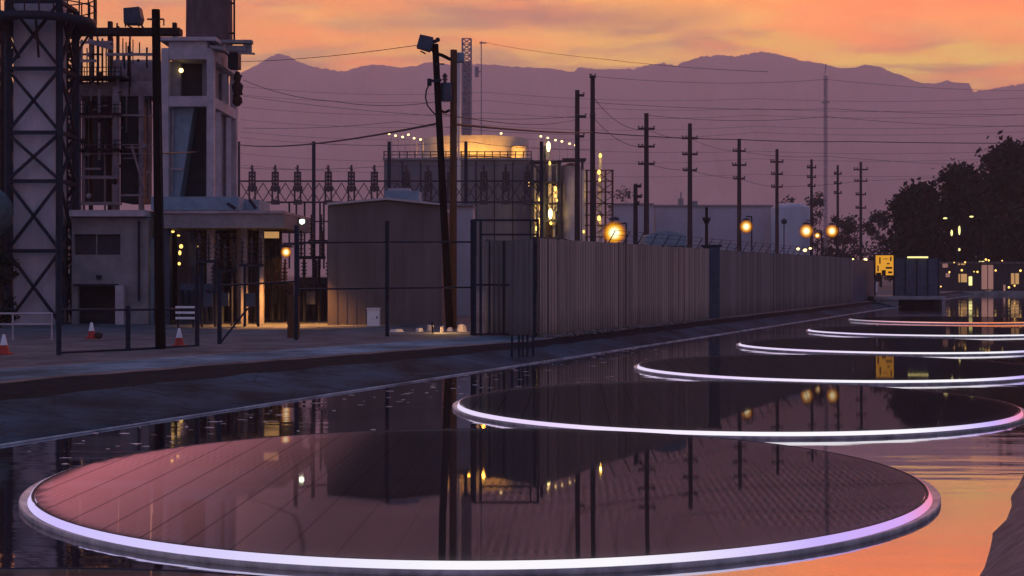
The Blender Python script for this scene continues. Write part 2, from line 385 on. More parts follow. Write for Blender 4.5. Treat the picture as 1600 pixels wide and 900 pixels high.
# ------------------------------------------------------------------ floating light discs
DR, DZ = 6.0, .25
def disc_mats(name, stops):
    m = bpy.data.materials.new(name); m.use_nodes = True; t = m.node_tree; t.nodes.clear()
    co = N(t, 'ShaderNodeTexCoord'); mp = N(t, 'ShaderNodeMapping'); L(t, co.outputs['Object'], mp.inputs[0])
    mp.inputs['Rotation'].default_value = (0, 0, R(2.5))
    sx = N(t, 'ShaderNodeSeparateXYZ'); L(t, mp.outputs[0], sx.inputs[0])
    fr = fmath(t, 'FRACT', fmath(t, 'MULTIPLY', sx.outputs[0], 1 / .55))
    lft = N(t, 'ShaderNodeMapRange'); L(t, sx.outputs[0], lft.inputs[0])
    for i_, v_ in enumerate((-3.2, -.6, 1, .25), 1): lft.inputs[i_].default_value = v_
    seam = fmath(t, 'MULTIPLY', fmath(t, 'LESS_THAN', fr, .05), lft.outputs[0])
    rib = fmath(t, 'MULTIPLY', fmath(t, 'SINE', fmath(t, 'MULTIPLY', sx.outputs[0], 2 * math.pi / .10)), fmath(t, 'ADD', fmath(t, 'MULTIPLY', fmath(t, 'SINE', fmath(t, 'MULTIPLY', sx.outputs[1], 2 * math.pi / .42)), .5), .5))
    n = N(t, 'ShaderNodeTexNoise'); L(t, co.outputs['Object'], n.inputs['Vector']); n.inputs['Scale'].default_value = .35; n.inputs['Detail'].default_value = 1
    patch = ramp(t, n.outputs[0], [(.48, (0, 0, 0)), (.66, (1, 1, 1))])
    ribw = fmath(t, 'ADD', fmath(t, 'MULTIPLY', fmath(t, 'MULTIPLY', rib, patch), .5), 1.0)
    gl = fmath(t, 'MULTIPLY', fmath(t, 'MULTIPLY', ribw, fmath(t, 'SUBTRACT', 1.0, fmath(t, 'MULTIPLY', seam, .55))), .29)
    g = N(t, 'ShaderNodeBsdfGlossy'); g.inputs['Color'].default_value = (1.0, .92, .88, 1); g.inputs['Roughness'].default_value = .022
    s0 = N(t, 'ShaderNodeSeparateXYZ'); L(t, co.outputs['Object'], s0.inputs[0])   # mirror normals tilted by row to steer reflections; the membrane is level
    yy = fmath(t, 'ADD', fmath(t, 'MULTIPLY', s0.outputs[1], 1 / 14), .5)
    k_ = 1 / math.radians(2.5)
    tl = ramp(t, yy, [((y_ + 7) / 14, (math.radians(a_) * k_,) * 3) for y_, a_ in stops])
    cn = N(t, 'ShaderNodeCombineXYZ'); L(t, fmath(t, 'DIVIDE', tl, k_), cn.inputs[1]); cn.inputs[2].default_value = 1
    nn_ = N(t, 'ShaderNodeVectorMath', operation='NORMALIZE'); L(t, cn.outputs[0], nn_.inputs[0]); L(t, nn_.outputs[0], g.inputs['Normal'])
    tr = N(t, 'ShaderNodeBsdfTranslucent'); tr.inputs['Color'].default_value = (.5, .5, .5, 1)
    df = N(t, 'ShaderNodeBsdfDiffuse'); df.inputs['Color'].default_value = (.02, .017, .018, 1)
    a = N(t, 'ShaderNodeMixShader'); L(t, fmath(t, 'ADD', fmath(t, 'MULTIPLY', seam, .3), .5), a.inputs[0]); L(t, tr.outputs[0], a.inputs[1]); L(t, df.outputs[0], a.inputs[2])
    b = N(t, 'ShaderNodeMixShader'); L(t, gl, b.inputs[0]); L(t, a.outputs[0], b.inputs[1]); L(t, g.outputs[0], b.inputs[2])
    o = N(t, 'ShaderNodeOutputMaterial'); L(t, b.outputs[0], o.inputs[0]); return m
def ring_mat(name, stops, s):
    m = bpy.data.materials.new(name); m.use_nodes = True; t = m.node_tree; t.nodes.clear()
    co = N(t, 'ShaderNodeTexCoord'); sx = N(t, 'ShaderNodeSeparateXYZ'); L(t, co.outputs['Object'], sx.inputs[0])
    fx = fmath(t, 'ADD', fmath(t, 'MULTIPLY', sx.outputs[0], .5 / DR), .5)
    e = N(t, 'ShaderNodeEmission'); e.inputs[1].default_value = s
    L(t, ramp(t, fx, stops), e.inputs[0]); o = N(t, 'ShaderNodeOutputMaterial'); L(t, e.outputs[0], o.inputs[0]); return m
DM = disc_mats('disc_mesh', [(-6.1, 1.9), (-5, 1.42), (-3.9, 1.05), (-3.3, .88), (6, .80)])
DM2 = disc_mats('disc_mesh_far', [(-6, .65), (6, .55)])
WH = (.98, .95, 1.0); LV = (.60, .46, 1.0); PK = (.95, .28, .42)
RM = ring_mat('led_ring', [(.0, (.75, .62, .95)), (.10, (.62, .52, 1.0)), (.30, (.72, .66, 1.0)), (.48, WH), (.62, WH), (.80, LV), (.90, (.70, .40, .95)), (.97, PK), (1.0, (.9, .25, .3))], .92)
RM2 = ring_mat('led_ring_far', [(.0, (.8, .7, .95)), (.15, (.85, .68, 1.0)), (.45, WH), (.7, WH), (.85, LV), (.96, PK), (1.0, (.9, .2, .2))], .95)
RM6 = ring_mat('led_ring_red', [(.0, (.3, .3, .4)), (.10, (.8, .4, .5)), (.25, (1.0, .45, .45)), (.5, (1.0, .25, .10)), (.8, (1, .35, .12)), (1, (1, .2, .1))], .95)
def light_disc(c, label, rm):
    root = thing('floating_disc', label, 'light disc', (c[0], c[1], 0), 'floating discs along the canal')
    mb = MB(); mb.lathe((c[0], c[1], 0), [(1e-4, DZ), (2, DZ), (4, DZ), (DR - .17, DZ)], 160, smooth=False); mb.build('mesh_surface', DM if c[1] < 25 else DM2, root)
    mb = MB(); mb.lathe((c[0], c[1], 0), [(DR - .12, DZ + .004), (DR - .078, DZ - .076)], 192); mb.build('light_ring', rm, root)
    mb = MB(); mb.lathe((c[0], c[1], 0), [(DR - .16, DZ - .02), (DR - .158, DZ + .002), (DR - .128, DZ + .006)], 192); mb.build('inner_lip', M['frame'], root)
    mb = MB(); mb.lathe((c[0], c[1], 0), [(DR - .17, DZ - .12), (DR - .08, DZ - .079), (DR - .005, DZ - .072), (DR + .005, DZ - .054), (DR + .022, DZ - .056), (DR + .024, DZ - .09), (DR - .02, DZ - .17), (DR - .2, DZ - .17)], 192); mb.build('float_collar', M['collar'], root)
    return root
DC = [(-4.3, 7.5), (-.40, 19.56), (4.74, 30.72), (9.7, 42.8), (14.9, 56.0), (20.6, 70.1), (26.7, 87.0)]
DL = ['nearest floating disc, only its pink glowing far edge showing in the bottom corner',
      'large dark mirrored disc in the foreground with pink lit left side and white light ring',
      'second large disc behind the foreground one, bright white ring with a pink right tip',
      'third floating disc, white ring, nearest of those cut off by the right frame edge',
      'fourth floating disc with a thin white ring, between the third and fifth',
      'fifth floating disc, short thin white ring just before the red one',
      'farthest floating disc whose ring glows red and orange']
discs = []
for k, (c, lb) in enumerate(zip(DC, DL)):
    discs.append(light_disc(c, lb, RM6 if k == 6 else RM if k < 2 else RM2))
def under_strip(disc, x0, x1, power, col):
    o0 = ORIG[disc.name]; xm = (x0 + x1) / 2; ch = 2 * math.sqrt(max(.05, (DR - .15) ** 2 - max(abs(x0), abs(x1)) ** 2))
    d = bpy.data.lights.new('under_light', 'AREA'); d.shape = 'RECTANGLE'; d.size = x1 - x0; d.size_y = ch; d.energy = power * (x1 - x0) * ch; d.color = col
    o = bpy.data.objects.new('under_light', d); COL.objects.link(o); o.parent = disc; o.location = (xm, 0, .158); o.rotation_euler = (R(180), 0, 0)
NS = 24
for k in range(NS):
    q = k / NS; x0 = -5.72 + 3.9 * q
    under_strip(discs[1], x0, x0 + 3.9 / NS, 6.8 * (1 - q) ** 1.35, (1, .27 + .16 * q, .33 + .20 * q))
for k in range(4): under_strip(discs[0], -4.6 + 2.2 * k, -4.6 + 2.2 * (k + 1), 2.8 * (1 - k / 6), (1, .2, .25))

# flecks of foam drifting by the left waterline
mb = MB()
for k in range(170):
    s = random.uniform(-6, 34); v = random.uniform(.2, 4.6)
    if random.random() < .5: v = .3 + random.random() * 2
    p = C(s, v, .146); a = random.uniform(.03, .13); b = random.uniform(.015, .05); th = random.uniform(-.5, .5)
    pts = [p + Vector((math.cos(th + q) * a * (1 if q % 3 else .7), math.sin(q) * b, 0)) for q in [i * math.pi / 3 for i in range(6)]]
    if any((p.x - c[0]) ** 2 + (p.y - c[1]) ** 2 < 6.5 ** 2 for c in DC): continue
    mb.add(pts, [tuple(range(6))])
struct(mb.build('floating_foam', M['foam']), 'stuff')

# ------------------------------------------------------------------ plant, far left
def lattice_frame(root, x0, x1, y0, y1, levels, mat_, wpost, wbar, front_x=True):
    cs = [(x0, y0), (x1, y0), (x1, y1), (x0, y1)]
    for c in cs: MB().bar((c[0], c[1], G), (c[0], c[1], levels[0]), wpost).build('post', mat_, root)
    for (a, b) in zip(cs, cs[1:] + cs[:1]):
        m2 = MB()
        for zt, zb in zip(levels[:-1], levels[1:]):
            MB().bar((a[0], a[1], zt), (b[0], b[1], zt), wbar).build('girt', mat_, root)
            if front_x or True:
                m2.bar((a[0], a[1], zt - .05), (b[0], b[1], zb + .05), wbar * .75); m2.bar((b[0], b[1], zt - .05), (a[0], a[1], zb + .05), wbar * .75)
        m2.build('cross_brace', mat_, root)
Y0 = 66.0
root = thing('lattice_stack', 'tall pale stack inside a dark blue cross braced steel frame at the left edge', 'stack', P(55, 510, Y0) * 1, None)
xl, xr = X(12, Y0), X(93, Y0)
lv = [Z(q, Y0) for q in (2, 107, 207, 283, 392, 505)]
lattice_frame(root, xl, xr, Y0, Y0 + 2.5, lv, M['frame'], .24, .17)
MB().box(X(21, Y0 + .4), X(86, Y0 + .4), Y0 + .4, Y0 + 2.1, G, Z(-30, Y0)).build('flue', M['duct'], root)
cz = Z(22, Y0); cc = (X(52, Y0), Y0 + 1.25)
mb = MB(); mb.lathe((cc[0], cc[1], cz), [(1.4, -.25), (2.45, -.45), (2.5, -.05), (1.4, .0)], 24); mb.build('platform', M['frame'], root)
mb = MB()
for k in range(24):
    a = 2 * math.pi * k / 24; mb.bar((cc[0] + 2.45 * math.cos(a), cc[1] + 2.45 * math.sin(a), cz - .1), (cc[0] + 2.45 * math.cos(a), cc[1] + 2.45 * math.sin(a), cz + 1.1), .05)
for zz in (.55, 1.1):
    mb.path([(cc[0] + 2.45 * math.cos(2 * math.pi * k / 24), cc[1] + 2.45 * math.sin(2 * math.pi * k / 24), cz + zz) for k in range(25)], .03)
mb.build('railing', M['rust'], root)
mb = MB()
for k in range(8):
    a = 2 * math.pi * k / 8 + .2; mb.bar((cc[0] + 1.3 * math.cos(a), cc[1] + 1.3 * math.sin(a), cz - 2.0), (cc[0] + 2.3 * math.cos(a), cc[1] + 2.3 * math.sin(a), cz - .4), .1)
mb.build('bracket', M['rust'], root)
# cable tray ladder up its right side
mb = MB()
for k in range(26): mb.barp(104, 60 + k * 17, 113, 60 + k * 17, 69.2, 2)
mb.barp(103, 55, 103, 500, 69.2, 3); mb.barp(114, 55, 114, 500, 69.2, 3); mb.build('ladder', M['frame'], root)

root = thing('steel_scaffold', 'rusty pipe frame seen against the sky beyond the pale stack, cut by the left edge', 'scaffold', P(-10, 505, 74))
Y = 74
mb = MB()
for x in (-40, -18, 4, 14): mb.barp(x, 20, x, 500, Y, 6)
mb.build('post', M['rust'], root)
mb = MB()
for y in (50, 100, 140): mb.barp(-60, y, 18, y, Y + .3, 8)
for a in ((-40, 50, 4, 100), (4, 50, -18, 100), (-18, 100, 14, 140), (14, 100, -18, 140)): mb.barp(*a, Y + .1, 5)
mb.build('beam', M['rust'], root)
MB().boxp(-80, 19, 135, None, Y + 1, 3).build('wall_panel', M['dark'], root)
c = P(-64, 332, 64); mb = MB(); mb.tube((c.x - 3, c.y, c.z), (c.x + 1.15, c.y, c.z), 1.25, n=24); mb.lathe
mb.ball((c.x + 1.15, c.y, c.z), 1.25, 20, 1)
root = thing('round_tank', 'pale teal rounded tank end poking in at the left edge before the stack', 'tank', (c.x, c.y, G))
mb.build('vessel', M['teald'], root)
mb = MB(); mb.box(c.x - 2.6, c.x - 2.2, 63.2, 64.8, G, c.z - .9); mb.box(c.x + .3, c.x + .7, 63.2, 64.8, G, c.z - .9); mb.build('saddle', M['concd'], root)

# pipe rack between the stack and the boiler house
Y = 73.0
root = thing('pipe_rack', 'tangle of pipes, columns and header drum under a long dark girder', 'pipe rack', P(180, 500, Y))
mb = MB(); mb.boxp(94, 280, 43, 53, Y, .8); mb.build('girder', M['rust'], root)
for x, yt, wd in ((118, 44, 5), (141, 38, 4), (171, 33, 6), (183, 40, 3), (272, 35, 6)):
    MB().boxp(x - wd / 2, x + wd / 2, yt, None, Y + .25, .3).build('post', M['rust'], root)
for x, ya, yb, wd, m, dd in ((122, 152, 330, 10, 'mauve', -.3), (131, 160, 330, 4, 'mauve', -.2), (155, 140, 250, 4, 'mauve', -.6), (181, 136, 330, 12, 'mauve', -.5), (221, 150, 330, 9, 'mauve', -.5),
                        (184, 90, 140, 6, 'mauve', -.2), (146, 66, 130, 3, 'rust', -.4), (152, 66, 130, 2, 'rust', -.5), (160, 60, 130, 3, 'rust', -.3), (166, 66, 128, 2, 'rust', .9), (128, 62, 128, 3, 'rust', .6),
                        (136, 75, 130, 2, 'rust', .9), (176, 60, 128, 2.5, 'rust', 1.1), (192, 60, 95, 2, 'rust', .7), (164, 225, 330, 3, 'mauve', .2), (232, 150, 310, 5, 'mauve', .5), (140, 150, 330, 3, 'mauve', .7)):
    r = wd / 2 / F * Y
    MB().tube(P(x, ya, Y + dd), P(x, yb, Y + dd), r, n=10).build('pipe', M[m], root)
mb = MB(); mb.tube(P(176, 120, Y + 1.2), P(250, 120, Y + 1.2), 27 / F * Y, n=24); mb.build('header_drum', M['mauve'], root)
mb = MB(); mb.boxp(112, 252, 128, 150, Y + .1, 2.5); mb.build('duct', M['mauve'], root)
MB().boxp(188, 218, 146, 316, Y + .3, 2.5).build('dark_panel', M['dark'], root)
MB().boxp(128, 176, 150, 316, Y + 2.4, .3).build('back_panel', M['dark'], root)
mb = MB()
for a in ((118, 277, 186, 277, 5), (118, 318, 190, 318, 5), (126, 182, 176, 182, 4), (186, 180, 226, 180, 3), (112, 95, 150, 95, 4), (165, 85, 240, 85, 4), (125, 66, 176, 66, 4), (138, 64, 176, 75, 7), (128, 95, 128, 66, 2),
          (112, 226, 250, 226, 1.5), (112, 240, 250, 240, 1.5), (186, 305, 226, 305, 3), (205, 226, 226, 296, 3)):
    mb.barp(a[0], a[1], a[2], a[3], Y - .75, a[4])
mb.build('rail', M['mauve'], root)
for y in (118, 176, 232):
    MB().boxp(112, 190, y, y + 3, Y - 1.0, 1.4).build('walkway', M['rust'], root)
    mb = MB()
    for k in range(9): mb.barp(113 + k * 9.5, y, 113 + k * 9.5, y - 13, Y - 1.0, 1.1)
    mb.barp(112, y - 13, 190, y - 13, Y - 1.0, 1.3); mb.barp(112, y - 6, 190, y - 6, Y - 1.0, 1.0); mb.build('handrail', M['rust'], root)
rr_ = random.Random(4)
for k in range(40):
    x = rr_.uniform(114, 246); ya = rr_.choice((60, 72, 84, 152, 160, 182, 230)) + rr_.uniform(-6, 6); ln = rr_.uniform(28, 110); wd = rr_.uniform(1.4, 3.2)
    MB().tube(P(x, ya, Y + rr_.uniform(-.7, 1)), P(x, min(ya + ln, 322), Y + rr_.uniform(-.7, 1)), wd / 2 / F * Y, n=8).build('pipe', M[rr_.choice(('rust', 'rust', 'mauve', 'dark'))], root)
for k in range(16):
    x = rr_.uniform(114, 225); y = rr_.uniform(70, 315)
    MB().barp(x, y, x + rr_.uniform(8, 34), y, Y + rr_.uniform(-.8, .2), rr_.uniform(1.2, 3)).build('pipe', M[rr_.choice(('rust', 'mauve'))], root)
for k in range(14):
    x = rr_.uniform(116, 240); y = rr_.uniform(75, 310); MB().ball(P(x, y, Y - .7), rr_.uniform(.06, .16), 8).build('valve', M[rr_.choice(('rust', 'dark', 'mauve'))], root)
mb = MB()
for x in (146, 172, 183, 196, 217, 240): mb.barp(x, 42, x, 33 + (x * 7 % 9), Y + .4, 2)
mb.barp(197, 85, 197, 66, Y, 1.5); mb.barp(218, 85, 218, 66, Y, 1.5); mb.build('vent_stub', M['rust'], root)
for q in ((137, 240), (139, 306)): MB().ball(P(*q, Y - .4), .14).build('gauge', M['pale'], root)
def flood_box(label, x, y, Y, s, tilt, m):
    p = P(x, y, Y); root = thing('floodlight', label, 'floodlight', p)
    mb = MB(); k = s
    mb.prism([(p.x - .42 * k, p.z - .40 * k), (p.x + .36 * k, p.z - .40 * k), (p.x + .46 * k, p.z - .1 * k), (p.x + .34 * k, p.z + .45 * k), (p.x - .44 * k, p.z + .38 * k)], p.y - .35 * k, p.y + .35 * k)
    for v in mb.v:
        d = v - p; v.x = p.x + d.x * math.cos(tilt) - d.z * math.sin(tilt); v.z = p.z + d.x * math.sin(tilt) + d.z * math.cos(tilt)
    mb.build('housing', M[m], root)
    mb = MB(); mb.bar(p + Vector((.3 * k, 0, -.3 * k)), p + Vector((.6 * k, 0, -.75 * k)), .09 * k); mb.bar(p + Vector((-.3 * k, 0, -.45 * k)), p + Vector((.0, 0, -.62 * k)), .08 * k)
    mb.build('bracket', M['frame'], root)
flood_box('blue box floodlight standing on the long dark girder', 209, 26, 72.6, 1.0, 0.0, 'blue')

# braced tower squeezed between the stack and the rack
root = thing('brace_tower', 'narrow rusty braced tower squeezed between the pale stack and the pipe rack', 'steel tower', P(104, 505, 70.5)); Y = 70.5
for x in (92, 105, 115): MB().barp(x, 40, x, 505, Y + (.9 if x == 105 else 0), 3.4).build('post', M['rust'], root)
for k in range(16):
    y = 46 + k * 28
    MB().barp(91, y, 116, y, Y + .1, 2.4).build('girt', M['frame'], root)
    MB().barp(92, y, 115, y + 28, Y + .2, 2.0).build('cross_brace', M['rust' if k < 6 else 'frame'], root)
    if k % 2: MB().barp(115, y, 92, y + 28, Y + .3, 1.6).build('cross_brace', M['rust'], root)
for x in (98, 110): MB().tube(P(x, 110, Y + .6), P(x, 500, Y + .6), .06, n=8).build('pipe', M['mauve'], root)
for a in ((104, 64, 128, 38), (98, 60, 90, 36), (112, 70, 121, 40)): MB().barp(*a, Y - .3, 3).build('strut', M['rust'], root)

# boiler house
Y = 68.0
root = thing('boiler_house', 'open concrete boiler house with a round chimney rising from its roof', 'boiler house', P(300, 505, Y))
yb = Y + 6.0
xa, xm, xb = X(252, Y), X(322, Y), X(334, Y)
w_ = 11 / F * Y
mb = MB()
for x in (xa, xb - w_):
    for y in (Y, yb - .4): mb.box(x, x + w_, y, y + .4, G, Z(75, Y))
mb.build('column', M['conc'], root)
MB().box(xa + w_, xb - w_, Y + .05, yb - .05, Z(92, Y), Z(64, Y)).build('roof_slab', M['conc'], root)
MB().box(xa - .1, xb + .12, Y - .12, yb + .12, Z(64, Y) + .003, Z(58, Y)).build('roof_cap', M['conc'], root)
mb = MB(); mb.box(xa + w_, xb - w_, Y + .03, Y + .4, Z(166, Y), Z(150, Y)); mb.box(xb - .35, xb - .03, Y + .4, yb - .4, Z(166, Y), Z(150, Y)); mb.box(xb - .3, xb - .03, Y + .4, yb - .4, Z(92, Y), Z(70, Y)); mb.build('floor_beam', M['conc'], root)
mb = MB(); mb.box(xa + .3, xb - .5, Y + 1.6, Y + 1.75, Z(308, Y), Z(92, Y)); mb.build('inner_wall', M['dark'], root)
mb = MB(); mb.boxp(266, 282, 96, 150, Y + .8, .4); mb.boxp(316, 322, 96, 150, Y + .8, .4); mb.build('wall_pier', M['concd'], root)
mb = MB(); mb.box(xb - .45, xb - .40, Y + .4, yb - .4, Z(308, Y), Z(92, Y)); mb.build('side_wall', M['concd'], root)
mb = MB()
for a in ((354, 100, 150), (345, 168, 308), (360, 168, 308)): mb.bar((xb - .25, Y + (a[0] - 334) * .17, Z(a[2], Y)), (xb - .25, Y + (a[0] - 334) * .17, Z(a[1], Y)), .3)
mb.build('side_mullion', M['conc'], root)
# inclined hopper
mb = MB(); zt, zb = Z(166, Y), Z(308, Y)
mb.prism([(X(262, Y), zt), (X(299, Y), zt), (X(277, Y), zb), (X(262, Y), zb)], Y + .5, Y + 1.5); mb.build('hopper', M['tealp'], root)
mb = MB(); mb.barp(262, 180, 262, 300, Y + .3, 3); mb.barp(270, 172, 268, 300, Y + .3, 2); mb.barp(256, 264, 285, 264, Y + .3, 3); mb.build('pipe', M['mauve'], root)
MB().box(X(240, Y), X(376, Y), Y - .5, yb + .5, Z(329, Y), Z(308, Y)).build('base_slab', M['tealp'], root)
mb = MB(); mb.lathe(((X(327, 71)), 71.0, 0), [(36 / F * 71, Z(60, 68)), (35.5 / F * 71, Z(0, 68)), (34 / F * 71, Z(-140, 68))], 32); mb.build('chimney', M['chim'], root)
mb = MB(); mb.tube(P(366, 62, 70), P(366, -140, 70), .05)
for y in (5, 52, -60): mb.tube(P(360, y, 70.5), P(366, y, 70), .05)
mb.build('chimney_ladder', M['rust'], root)
mb = MB(); mb.prism([(X(330, Y), Z(72, Y)), (X(352, Y), Z(74, Y)), (X(352, Y), Z(80, Y)), (X(330, Y), Z(76, Y))], Y - .3, Y + 1)
mb.boxp(338, 393, 62, 67, Y + 1.2, .5); mb.boxp(350, 384, 71, 80, Y + 1.3, .4); mb.boxp(380, 392, 66, 82, Y + 1.4, .3); mb.barp(372, 83, 398, 84, Y + 1.2, 3); mb.build('crane_gantry', M['concd'], root)
mb = MB(); mb.boxp(356, 372, 80, 106, Y + 2, .8); mb.build('hoist', M['dark'], root)
mb = MB(); c = P(371, 0, Y + 3); mb.lathe((c.x, c.y, 0), [(.10, Z(166, Y + 3)), (.26, Z(160, Y + 3)), (.22, Z(152, Y + 3)), (.12, Z(150, Y + 3)), (.24, Z(143, Y + 3)), (.30, Z(134, Y + 3)), (.14, Z(128, Y + 3)), (.2, Z(122, Y + 3)), (.1, Z(112, Y + 3))], 12); mb.barp(364, 150, 379, 146, Y + 3, 4); mb.barp(366, 126, 378, 118, Y + 3, 3); mb.build('valve_stack', M['rust'], root)
p = P(283, 110, Y + .7); o = MB().ball(p, .11).build('work_lamp', E['warm'], None, p); tag(o, 'single white lamp glowing inside the boiler house upper opening', 'lamp')
tag(o, 'single white lamp glowing inside the boiler house upper opening', 'lamp')

# low control building under the rack
Y = 67.0
root = thing('control_building', 'low beige building with a black window band and open garage door', 'building', P(165, 505, Y))
mb = MB(); mb.boxp(112, 116, 340, None, Y, .3); mb.boxp(188, 232, 340, None, Y, .3); mb.boxp(116, 188, 340, 366, Y, .3); mb.boxp(116, 188, 398, 446, Y, .3); mb.boxp(116, 122, 446, None, Y, .3)
mb.boxp(112, 232, 340, None, Y + 4, .2); mb.box(X(228, Y), X(232, Y), Y + .3, Y + 4, G, Z(340, Y)); mb.build('wall', M['concd'], root)
MB().boxp(108, 226, 328, 338, Y - .5, 5).build('roof', M['conc'], root)
wn = MB().boxp(116, 188, 366, 398, Y + .2, .1).build('window', M['dark'], root)
mb = MB(); mb.boxp(150, 152, 366, 398, Y + .12, .06); mb.build('window_bar', M['concd'], wn)
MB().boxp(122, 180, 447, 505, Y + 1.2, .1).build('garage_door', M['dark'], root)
MB().boxp(114, 182, 443.5, 446.5, Y - .3, .6).build('lintel', M['frame'], root)
MB().boxp(180, 193, 446, None, Y - .5, .45).build('pier', M['conc'], root)
mb = MB(); mb.tube(P(217, 345, Y - .15), P(217, 470, Y - .15), .06); mb.build('downpipe', M['frame'], root)
MB().boxp(219, 240, 372, None, Y + .35, .3).build('side_panel', M['tealp'], root)
mb = MB(); mb.boxp(150, 156, 430, 436, Y - .3, .28); mb.build('wall_light', M['frame'], root)

# long deck
Y = 66.0
root = thing('concrete_deck', 'long raised concrete deck carrying pipework above the dark equipment bay', 'deck', P(345, 505, Y))
MB().boxp(250, 443, 334, 356, Y, 9).build('deck_slab', M['concd'], root)
MB().boxp(252, 443, 329, 333.5, Y - .1, 9.2).build('deck_edge', M['mauve'], root)
for x, wd, m in ((301, 10, 'blue'), (374, 7, 'concd'), (381, 9, 'concd'), (408, 6, 'concd'), (258, 14, 'blue')):
    MB().boxp(x - wd / 2, x + wd / 2, 356, None, Y + 1 + (x % 3), .35).build('column', M[m], root)
mb = MB(); mb.boxp(360, 405, 312, 329, Y + 3, 3); mb.build('plinth', M['tealp'], root)
mb = MB(); mb.barp(355, 318, 368, 326, Y + 1, 5); mb.barp(390, 312, 400, 326, Y + 1, 5); mb.build('strut', M['frame'], root)
mb = MB()
for y in (362, 372, 402, 440): mb.barp(302, y, 440, y + (y % 3), Y + 3.2, 2)
for x in (312, 322, 345, 356, 366, 390, 398, 425, 436): mb.barp(x, 357, x, 500, Y + 3.4, 2 + x % 3)
mb.build('conduit', M['frame'], root)
MB().boxp(258, 440, 356, None, Y + 8.5, .2).build('back_wall', M['concd'], root)
pw = P(275, 375, Y + 2)
for (x, y, k) in ((264, 370, .09), (270, 362, .12), (279, 368, .10), (283, 385, .13), (281, 395, .10), (280, 412, .10), (310, 385, .05)):
    p = P(x, y, Y + 2.2); o = MB().ball(p, k * .7, 10, .6 + (x % 3) * .5).build('bay_lamp', E['proc'], None, p)
    tag(o, 'small amber lamp glowing in the dark bay beneath the concrete deck', 'lamp', 'amber lamps under the deck')
light('bay_glow', P(275, 362, Y + 1.6), 20, (1, .6, .25), .1, None, 120)
def transformer(x, y, Y, label, k=1.0):
    p = P(x, 505, Y); p.z = G; root = thing('transformer', label, 'transformer', p, 'transformers in the yard')
    tk = MB().box(p.x - .9 * k, p.x + .9 * k, Y, Y + 1.2 * k, G, G + 1.9 * k).build('tank', M['blue'], root)
    mb = MB()
    for j in range(6): mb.box(p.x - .85 * k + j * .3 * k, p.x - .75 * k + j * .3 * k, Y - .3, Y - .003, G + .2, G + 1.6 * k)
    mb.build('radiator', M['frame'], tk)
    for j in (-1, 0, 1):
        mb = MB(); q = Vector((p.x + j * .55 * k, Y + .5, G + 1.9 * k)); mb.tube(q, q + Vector((0, 0, .9)), .07)
        for i in range(4): mb.cyl((q.x, q.y), .15, q.z + .15 + i * .18, q.z + .22 + i * .18, 10)
        mb.build('bushing', M['ins'], tk)
transformer(312, 505, 66.5, 'dark blue finned transformer under the deck, nearest the black pole')
transformer(338, 505, 70.5, 'dark blue transformer under the deck, just right of the nearest one', 1.1)
transformer(425, 505, 71, 'dark transformer behind the amber yard lamp at the deck end')
transformer(492, 505, 73, 'dark transformer standing just left of the big shed', 1.15)

def stand(x, Y, yt, label, wd=1):
    p = P(x, 505, Y); p.z = G; root = thing('insulator_stand', label, 'insulator stand', p, 'insulator stands in the yard')
    for d in (-.3 * wd, .3 * wd): MB().bar((p.x + d, Y, G), (p.x + d, Y, Z(yt + 45, Y)), .09).build('leg', M['frame'], root)
    MB().box(p.x - .55 * wd, p.x + .55 * wd, Y - .12, Y + .12, Z(yt + 45, Y) + .003, Z(yt + 40, Y)).build('crossbeam', M['frame'], root)
    for d in (-.42 * wd, 0, .42 * wd):
        mb = MB(); z0, z1 = Z(yt + 40, Y) + .003, Z(yt, Y); mb.cyl((p.x + d, Y), .05, z0, z1, 8)
        for k in range(5): mb.lathe((p.x + d, Y, z0 + (z1 - z0) * (k + .5) / 5.5), [(.05, .05), (.15, 0), (.05, -.03)], 10)
        mb.build('insulator', M['ins'], root)
    mb = MB(); mb.box(p.x - .2, p.x + .2, Y - .25, Y - .12, G + .9, G + 1.5); mb.build('control_box', M['blue'], root)
stand(326, 63.5, 366, 'insulator stand under the deck, nearest the white barricade')
stand(352, 65.0, 380, 'shorter insulator stand under the deck, second from the barricade')
stand(393, 64.0, 372, 'insulator stand before the pale deck columns')
stand(432, 70.0, 405, 'low insulator stand below the amber yard lamp')
stand(487, 69.0, 360, 'tall insulator stand between the amber lamp post and the shed', 1.2)
stand(502, 74.0, 335, 'tallest insulator stand, half hidden behind the shed corner', 1.2)

# ------------------------------------------------------------------ substation gantry
Y = 150.0
root = thing('substation_gantry', 'long steel substation gantry with posts, trusses and rows of switches', 'gantry', P(600, 490, Y))
for x in (372, 490, 608, 728, 846):
    MB().boxp(x - 2.6, x + 2.6, 221, None, Y, .25).build('post', M['frame'], root)
mb = MB()
for yy, wd in ((283, 2.4), (316, 2.6)): mb.barp(372, yy, 846, yy, Y, wd)
mb.barp(440, 346, 620, 346, Y, 2.0); mb.barp(440, 380, 520, 380, Y, 2.0); mb.build('beam', M['frame'], root)
mb = MB()
k = 376
while k < 840:
    mb.barp(k, 286, k + 17.5, 314, Y + .3, 1.2); mb.barp(k + 17.5, 286, k, 314, Y + .3, 1.2); k += 17.5
mb.build('truss_web', M['rust'], root)
mb = MB()
for x in (452, 463, 476, 500, 506): mb.barp(x, 316, x, 420, Y + .2, 2)
mb.build('drop_bar', M['frame'], root)
